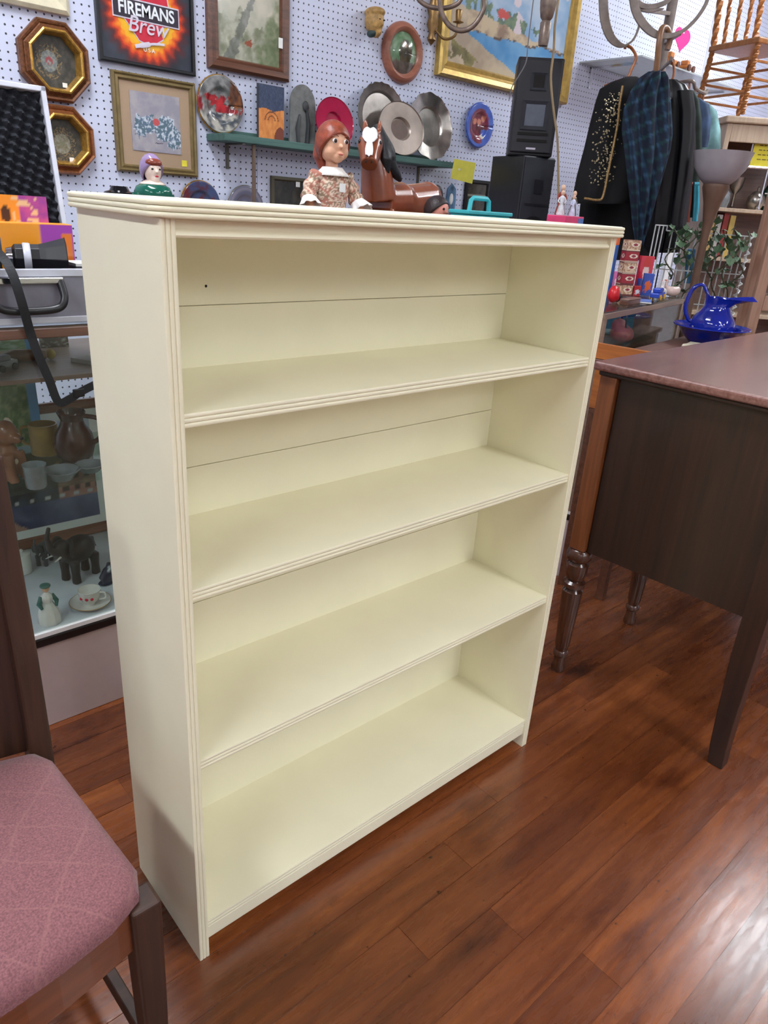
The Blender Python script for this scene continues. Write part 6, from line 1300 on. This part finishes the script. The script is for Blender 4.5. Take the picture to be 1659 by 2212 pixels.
# ================================================================== FAR RIGHT CORNER
# glass shelf on the pegboard with wooden toys
a = W(1252, 133); gs = thing('glass_wall_shelf', 'clear glass shelf on the pegboard above the coats', 'shelf', (a.x, YW, a.z))
M_gsh = mat('frosted shelf glass', S(186, 192, 190), 0.15, var=0.03); M_gsh.node_tree.nodes['Principled BSDF'].inputs['Alpha'].default_value = 0.72
MB().box(0, 1.3, -0.40, 0, -0.008, 0).build('pane', M_gsh, gs, bevel=0.001)
for x in (0.12, 1.18): MB().bar((x, -0.3, -0.014), (x, 0, -0.014), 0.012, 0.01).bar((x, -0.005, -0.014), (x, -0.005, -0.12), 0.012, 0.008).build('bracket', M_chrome, gs)
for k, (u, c) in enumerate(((1448, 'orange wooden toy engine on the glass wall shelf'), (1490, 'smaller orange wooden toy truck on the glass wall shelf'))):
    q = PZ(u, 138, a.z + 0.02); o = thing('wooden_toy', c, 'toy', (q.x + 0.12 * k, max(1.74, min(q.y, 2.03)), a.z + 0.0005), 0.1)
    s = 0.8 if k == 0 else 0.62; m = wood('orange toy wood', S(186, 108, 50), S(216, 140, 72), 0)
    MB().box(-0.08 * s, 0.08 * s, -0.025, 0.025, 0.015, 0.05 * s).box(-0.07 * s, -0.01 * s, -0.022, 0.022, 0.05 * s, 0.09 * s).build('body', m, o, bevel=0.006)
    for x in (-0.05 * s, 0.05 * s):
        for y in (-1, 1): MB().lathe([(0.018, -0.004), (0.018, 0.004)], (x, 0.03 * y, 0.018), 16, Matrix.Rotation(PI / 2, 3, 'X')).build('wheel', M_walnut, o)
# pink paper heart
q = W(1473, 84); ht = thing('paper_heart', 'bright pink paper heart stuck to the pegboard', 'decoration', (q.x, YW - 0.0005, q.z))
pts = [(16 * math.sin(t) ** 3 * 0.0062, (13 * math.cos(t) - 5 * math.cos(2 * t) - 2 * math.cos(3 * t) - math.cos(4 * t)) * 0.0047) for t in (2 * PI * k / 40 for k in range(40))]
MB().prism(pts, lambda x, z: (x, 0, z), lambda x, z: (x, -0.002, z)).build('heart', mat('hot pink paper', S(240, 50, 130), 0.6, var=0.03), ht); MB().box(-0.01, 0.01, -0.003, -0.0022, 0.03, 0.05).build('tape', M_paper, ht)
# wall edge trim
q = W(1548, 40); struct(MB().box(q.x - 0.05, q.x + 0.05, YW - 0.03, YW, 0, CEIL - 0.002).build('trim_1', M_white, bevel=0.004))

# pale open shelf unit
DU = 4.0; ul = PN(1574, 260, DU); zt_ = PN(1574, 250, DU).z; angu = math.atan2(NR.y, NR.x)
M_pale = wood('pale painted wood', S(186, 160, 136), S(214, 192, 166), 2, 0.5, 1.0, 0.0)
su = thing('shelf_unit', 'pale wooden open shelf unit carrying a small chair', 'shelf unit', (ul.x, ul.y, 0), angu); WU = 0.75; DPU = 0.3
for x in (0, WU - 0.025): MB().box(x, x + 0.025, 0, DPU, 0, zt_ - 0.03).build('side_panel', M_pale, su, bevel=0.002)
MB().box(-0.02, WU + 0.02, -0.02, DPU, zt_ - 0.0295, zt_).build('top', M_pale, su, bevel=0.006); MB().box(0.0255, WU - 0.0255, DPU - 0.01, DPU, 0.05, zt_ - 0.03).build('back_panel', M_shwood, su)
MB().box(0.0255, WU - 0.0255, 0.0, 0.016, zt_ - 0.11, zt_ - 0.03).build('frieze', M_pale, su, bevel=0.003)
zs_ = []
for v in (452, 560, 680):
    z = PN(1615, v, DU).z; zs_.append(z); MB().box(0.0255, WU - 0.0255, 0.0, DPU - 0.0105, z - 0.018, z).build('shelf', M_pale, su, bevel=0.002)
L2W = lambda x, y, z: V((ul.x, ul.y, 0)) + NR * x + NF * y + V((0, 0, z))
# books and trinkets on the unit
bx_c = [((196, 168, 110), 'tan'), ((190, 186, 182), 'grey'), ((150, 54, 50), 'red'), ((206, 176, 96), 'yellow')]
for k, (c, nm) in enumerate(bx_c):
    o = thing('book', nm + ' clothbound book standing on the pale shelf unit', 'book', L2W(0.045 + 0.034 * k, 0.10, zs_[1] + 0.0005), angu); w_ = 0.028; h_ = 0.212 - 0.01 * (k % 2)
    MB().box(-w_ / 2, w_ / 2, -0.07, 0.07, 0, h_).build('cover', mat('book %d' % k, S(*c), 0.6), o, bevel=0.002); MB().box(-w_ / 2 + 0.003, w_ / 2 - 0.003, -0.066, 0.0705, h_ + 0.0002, h_ + 0.001).build('pages', M_paper, o)
tr = [('crystal decanter', 'clear cut decanter with stopper', 0), ('silver goblet', 'tall silver goblet', 1), ('silver teapot', 'small silver teapot', 2), ('green bottle', 'dark green glass bottle', 3), ('silver bowl', 'footed silver bowl', 4), ('crystal vase', 'flared crystal vase', 5), ('silver jug', 'ribbed silver cream jug', 6)]
pf = [[(0.03, 0), (0.038, 0.03), (0.036, 0.07), (0.012, 0.1), (0.014, 0.125), (0.006, 0.13), (0.016, 0.15), (0.004, 0.17)], [(0.03, 0), (0.008, 0.012), (0.007, 0.07), (0.03, 0.1), (0.036, 0.15), (0.034, 0.15), (0.02, 0.1)], [(0.025, 0), (0.045, 0.03), (0.042, 0.06), (0.02, 0.085), (0.006, 0.09), (0.008, 0.105), (0.002, 0.11)],
      [(0.03, 0), (0.032, 0.01), (0.032, 0.09), (0.012, 0.13), (0.011, 0.17), (0.014, 0.175)], [(0.03, 0), (0.01, 0.015), (0.012, 0.04), (0.05, 0.07), (0.06, 0.1), (0.057, 0.1), (0.04, 0.07)], [(0.025, 0), (0.02, 0.03), (0.026, 0.09), (0.05, 0.15), (0.047, 0.15), (0.02, 0.08)], [(0.026, 0), (0.04, 0.03), (0.04, 0.07), (0.026, 0.1), (0.034, 0.13), (0.031, 0.13), (0.02, 0.1)]]
for k, (nm, lab, i) in enumerate(tr):
    o = thing(nm.replace(' ', '_'), lab + ' on the pale shelf unit', 'vessel', L2W(0.085 + 0.088 * k, 0.08 + 0.07 * (k % 2), zs_[0] + 0.0005)); m = M_silver if 'silver' in nm else (mat('bottle green', S(30, 60, 50), 0.1) if 'green' in nm else M_crystal)
    MB().lathe(pf[i], n=24, flute=10 if k in (0, 5, 6) else 0, famp=0.04).build('vessel', m, o, smooth=True)
    if i in (2, 6): MB().tube(spline([NR * 0.035 + V((0, 0, 0.08)), NR * 0.07 + V((0, 0, 0.075)), NR * 0.068 + V((0, 0, 0.03)), NR * 0.04 + V((0, 0, 0.025))]), 0.004, 8).build('handle', m, o, smooth=True)
# yellow notice in a silver stand
q = PN(1618, 358, DU + 0.03); sg = thing('notice_stand', 'yellow handwritten notice in a silver tabletop frame', 'sign', q, angu); sgw, sgh = 0.22, PN(1640, 298, DU + 0.03).z - PN(1640, 358, DU + 0.03).z
MB().box(0, sgw, 0, 0.003, 0, sgh).build('notice', mat('yellow notice', S(236, 220, 60), 0.6, var=0.03), sg)
mb = MB()
for r in range(4):
    x = 0.03
    while x < sgw - 0.03:
        L = random.uniform(0.006, 0.02); mb.box(x, x + L, -0.001, -0.0002, sgh * (0.75 - r * 0.17), sgh * (0.75 - r * 0.17) + 0.004); x += L + 0.006
mb.build('writing', mat('brown ink', S(120, 100, 40), 0.7), sg)
frame_mesh([(-0.012, -0.012), (sgw + 0.012, -0.012), (sgw + 0.012, sgh + 0.012), (-0.012, sgh + 0.012)], [(0, 0), (0, 0.008), (0.006, 0.01), (0.012, 0.006), (0.012, 0)]).build('frame', M_chrome, sg)
zsh = zs_[0]; MB().bar((sgw / 2 - 0.012, 0.001, -0.008), (sgw / 2 - 0.012, 0.001, zsh - q.z + 0.002), 0.007).build('stem', M_chrome, sg); MB().lathe([(0.014, zsh - q.z), (0.014, zsh - q.z + 0.004)], (sgw / 2 - 0.012, 0.001, 0.0003), 16).build('foot', M_chrome, sg)
# small spindle chair on top of the unit
M_sp = wood('honey spindle wood', S(150, 92, 46), S(186, 122, 66), 2, 0.4)
def twist(name, a, b, r, parent, turns=26):
    a, b = V(a), V(b); P = [a.lerp(b, k / turns) for k in range(turns + 1)]; return MB().tube(P, [r * (1.0 if 0 < k < turns else 0.8) for k in range(turns + 1)], 4, 1.0, twist=0.55).build(name, M_sp, parent)
cc = L2W(0.10, 0.13, zt_ + 0.0005); mc = thing('small_chair', 'honey coloured child chair with twisted spindles on the shelf unit', 'chair', cc, angu + 0.45)
sh_ = PN(1580, 100, DU + 0.1).z - zt_; ws_ = 0.15
legs = [(-1, -1), (1, -1), (1, 1), (-1, 1)]
MB().box(-ws_, ws_, -ws_, ws_, sh_ - 0.012, sh_ + 0.012).build('seat_frame', M_sp, mc, bevel=0.005); MB().box(-ws_ + 0.02, ws_ - 0.02, -ws_ + 0.02, ws_ - 0.02, sh_ + 0.0125, sh_ + 0.018).build('rush_seat', mat('rush', S(170, 136, 84), 0.9, var=0.3, scale=80), mc)
for sx, sy in legs:
    twist('leg', (sx * ws_ * 1.0, sy * ws_ * 1.0, 0), (sx * ws_ * 0.9, sy * ws_ * 0.9, sh_ - 0.0125), 0.014, mc)
for z in (0.26, 0.5, 0.74):
    for i in range(4):
        (ax, ay), (bx2, by2) = legs[i], legs[(i + 1) % 4]; k = ws_ * (1.0 - 0.1 * z)
        MB().bar((ax * k, ay * k, sh_ * z + 0.012 * (i % 2)), (bx2 * k, by2 * k, sh_ * z + 0.012 * (i % 2)), 0.011).build('stretcher', M_sp, mc, bevel=0.002)
for sx in (-1, 1): twist('back_post', (sx * ws_ * 0.9, ws_ * 0.9, sh_ + 0.0125), (sx * ws_ * 0.95, ws_ * 1.15, sh_ + 0.5), 0.016, mc)
for k in range(3): twist('back_spindle', (-0.07 + 0.07 * k, ws_ * 0.9, sh_ + 0.0125), (-0.075 + 0.075 * k, ws_ * 1.12, sh_ + 0.46), 0.011, mc)
MB().bar((-ws_ * 0.95, ws_ * 1.13, sh_ + 0.46), (ws_ * 0.95, ws_ * 1.13, sh_ + 0.46), 0.02, 0.05).build('crest_rail', M_sp, mc, bevel=0.006)
# torchere floor lamp
DT = 3.24; tc_ = PN(1562, 335, DT); tl_ = thing('torchere_lamp', 'brown floor lamp with frosted grey bowl shade', 'floor lamp', (tc_.x, tc_.y, 0)); zb_ = PN(1555, 400, DT).z; zt2 = PN(1562, 328, DT).z; rbw = (PN(1624, 340, DT) - PN(1500, 340, DT)).length / 2
hbw = zt2 - zb_
MB().lathe([(0.03, 0), (0.05, hbw * 0.02), (rbw * 0.62, hbw * 0.16), (rbw * 0.86, hbw * 0.5), (rbw * 0.95, hbw * 0.85), (rbw * 1.0, hbw), (rbw * 0.97, hbw), (rbw * 0.92, hbw * 0.85), (rbw * 0.83, hbw * 0.5), (rbw * 0.58, hbw * 0.2), (0.02, hbw * 0.06)], (0, 0, zb_), 40).build('bowl_shade', mat('frosted grey glass', S(158, 152, 156), 0.35, var=0.05), tl_, smooth=True)
zn = PN(1552, 480, DT).z
MB().lathe([(0.115, 0), (0.12, 0.012), (0.11, 0.025), (0.03, 0.04), (0.016, 0.07), (0.016, zn - 0.05), (0.022, zn), (0.034, (zn + zb_) / 2), (0.052, zb_ - 0.012), (0.05, zb_ + 0.002)], n=24).build('column', mat('bronzed brown metal', S(104, 78, 62), 0.45, metal=0.2), tl_, smooth=True)
# wire rack with trailing ivy
DW = 3.41; M_wire = mat('white wire', S(206, 208, 208), 0.35); w0, w1 = PN(1440, 497, DW), PN(1622, 512, DW)
wr = thing('wire_rack', 'white wire grid rack draped with ivy beside the coats', 'wire rack', (w0.x, w0.y, 0)); o_ = V((w0.x, w0.y, 0)); ztp = (w0.z + w1.z) / 2; vec = (w1 - w0); vec.z = 0
for k in range(15):
    q = vec * (k / 14); MB().bar(q + V((0, 0, 0.02)), q + V((0, 0, ztp)), 0.0042).build('wire', M_wire, wr)
for z in (ztp, ztp - 0.16, ztp - 0.30, 0.55, 0.25, 0.02): MB().bar(V((0, 0, z)), vec + V((0, 0, z)), 0.005).build('cross_wire', M_wire, wr)
w2 = PN(1402, 560, DW - 0.05) - o_; w2.z = 0
for k in range(4):
    q = w2 * (k / 3); MB().bar(q + V((0, 0, 0.02)), q + V((0, 0, ztp + 0.02)), 0.0042).build('wire', M_wire, wr)
for z in (ztp + 0.02, ztp - 0.16, 0.5, 0.02): MB().bar(V((0, 0, z)), w2 + V((0, 0, z)), 0.005).build('cross_wire', M_wire, wr)
mb = MB(); P = spline([vec * 1.0 + V((0, 0, ztp)), vec * 1.0 + V((0, 0, ztp - 0.4))], 40)
MB().tube([q + NF * -0.012 * math.sin(i * 1.9) + NR * 0.012 * math.cos(i * 1.9) for i, q in enumerate(P)], 0.004, 6).build('coiled_cord', M_wire, wr)
iv = thing('ivy_garland', 'artificial green ivy garland hanging over the wire rack', 'garland', tuple(o_ + vec * 0.4 + V((0, 0, ztp)) - NF * 0.03))
random.seed(11); stems = MB(); lv = MB(); io = V(iv.location)
for k in range(9):
    st_ = o_ + vec * (0.08 + 0.1 * k) + V((0, 0, ztp + 0.02)) - NF * 0.03; L = random.uniform(0.12, 0.34); Pp = [st_ + V((0.02 * math.sin(i + k), 0.02 * math.cos(i * 1.3 + k), -L * i / 8)) - NF * 0.02 * math.sin(i * 0.4) for i in range(9)]
    stems.tube([q - io for q in spline(Pp, 2)], 0.003, 5)
    for i in range(14):
        c = Pp[random.randrange(9)] + V((random.gauss(0, 0.015), random.gauss(0, 0.015), random.gauss(0, 0.015))) - io; s = random.uniform(0.014, 0.026)
        A = Matrix.Rotation(random.uniform(0, 6.28), 3, 'Z') @ Matrix.Rotation(random.uniform(0.3, 1.4), 3, 'X')
        pts = [A @ V(q) * s for q in ((0, -1, 0), (0.7, -0.5, 0.12), (0.95, 0.2, 0.05), (0.4, 0.3, 0), (0, 1.1, -0.15), (-0.4, 0.3, 0), (-0.95, 0.2, 0.05), (-0.7, -0.5, 0.12))]
        lv.add([c + q for q in pts], [(0, 1, 2, 3), (0, 3, 4, 5), (0, 5, 6, 7)])
st_o = stems.build('stems', mat('ivy stem', S(70, 74, 50), 0.7), iv)
lo_ = lv.build('leaves', mat('ivy leaf', S(84, 112, 82), 0.5, var=0.5, scale=20), iv); lo_['kind'] = 'stuff'
# pinkish wood rack at the edge
pr = PN(1613, 707, 3.05); rk = thing('wooden_rack', 'pinkish wooden shelving rack with square posts behind the wash stand', 'rack', (pr.x, pr.y, 0), angu); zt_ = PN(1655, 420, 3.05).z; M_pk = wood('pinkish pine', S(150, 112, 92), S(182, 142, 118), 2, 0.5, 1.0, 0.0)
for x in (0.0, 0.6):
    for y in (0.0, 0.09): MB().box(x, x + 0.042, y, y + 0.03, 0, zt_ + 0.25).build('post', M_pk, rk, bevel=0.004)
for v in (655, 560, 760):
    z = PN(1650, v, 3.05).z; MB().box(0.0425, 0.5995, 0.002, 0.03, z - 0.03, z + 0.03).build('rail', M_pk, rk, bevel=0.003); MB().box(0.0505, 0.5995, 0.0305, 0.12, z + 0.012, z + 0.03).build('shelf', M_pk, rk, bevel=0.002)
z = PN(1650, 655, 3.05).z + 0.0305; o = thing('storage_tin', 'sea green storage tin on the pinkish rack', 'tin', V((pr.x, pr.y, 0)) + NR * 0.13 + NF * 0.075 + V((0, 0, z))); MB().lathe([(0.04, 0), (0.042, 0.004), (0.042, 0.1), (0.04, 0.104)], n=28).build('body', mat('sea green tin', S(70, 116, 100), 0.3), o, smooth=True); MB().lathe([(0.044, 0.1045), (0.044, 0.12), (0.04, 0.124)], n=28).build('lid', M_silver, o, smooth=True)
# chandelier hanging before the coastal painting
DH = 3.1; hc = PN(1183, 20, DH); chn = thing('chandelier', 'aged brass chandelier with curled arms hanging before the coastal painting', 'chandelier', (hc.x, hc.y, CEIL)); o_ = V((hc.x, hc.y, CEIL)); zf_ = PN(1183, 100, DH).z - CEIL; rr_ = (PN(1200, 20, DH) - PN(1166, 20, DH)).length / 2; zt0 = PN(1183, 0, DH).z - CEIL
M_ch = mat('dull chandelier brass', S(122, 106, 96), 0.4, metal=0.4, var=0.3, scale=50)
k = (zt0 - zf_)
MB().lathe([(rr_ * 0.6, zf_), (rr_ * 0.66, zf_ + k * 0.08), (rr_ * 0.7, zf_ + k * 0.5), (rr_ * 0.5, zf_ + k * 0.55), (rr_ * 0.78, zf_ + k * 0.62), (rr_ * 0.95, zf_ + k * 0.78), (rr_ * 1.05, zf_ + k * 0.95), (rr_ * 0.9, zf_ + k * 1.15), (rr_ * 0.4, zf_ + k * 1.3), (0.012, zf_ + k * 1.5), (0.012, -0.03), (0.06, -0.02), (0.06, 0)], n=20, flute=5, famp=0.05).build('stem', M_ch, chn, smooth=True)
def arm(pts, r, d): MB().tube(spline([PN(u, v, dd_) - o_ for (u, v), dd_ in zip(pts, d)], 8), r, 10).build('arm', M_ch, chn, smooth=True)
arm([(1183, -30), (1090, -60), (1048, -20), (1045, 18), (1026, 52), (1000, 66), (974, 58), (958, 36), (950, 8), (952, -25)], 0.009, [DH] * 10)
arm([(1183, -45), (1080, -70), (1010, -20), (988, 8), (955, 18), (922, 12), (902, -5), (896, -30)], 0.008, [DH + 0.05] * 8)
for s, L in ((1, 0.35), (-1, 0.3)):
    q = NF * s; MB().tube(spline([V((0, 0, zt0 + 0.04)), q * L * 0.5 + V((0, 0, zt0 + 0.12)), q * L + V((0, 0, zt0 + 0.10)), q * L * 1.15 + V((0, 0, zt0 + 0.2))]), 0.009, 10).build('arm', M_ch, chn, smooth=True)
# hanging cords beside the loudspeakers
for pts, c, r, lab in (([(1198, 60), (1196, 110), (1190, 170), (1196, 240), (1204, 300), (1206, 380), (1206, 462)], (160, 138, 104), 0.005, 'tan cord hanging beside the loudspeakers'),
                  ([(1140, 100), (1136, 135), (1120, 165), (1106, 188), (1100, 215)], (120, 118, 120), 0.0025, 'thin grey wire looping across the upper loudspeaker')):
    d = DS - 0.12 if r < 0.004 else DS - 0.2; P = [PN(u, v, d) for u, v in pts]; top = V((P[0].x, P[0].y, CEIL)); o = thing('hanging_cord', lab, 'cord', top); MB().tube([q - top for q in [top] + spline(P, 6)], r, 8).build('cord', mat('cord %d' % c[0], S(*c), 0.7), o, smooth=True); MB().lathe([(r * 2.4, -0.02), (r * 2.4, 0)], n=10).build('ceiling_hook', M_brass, o)
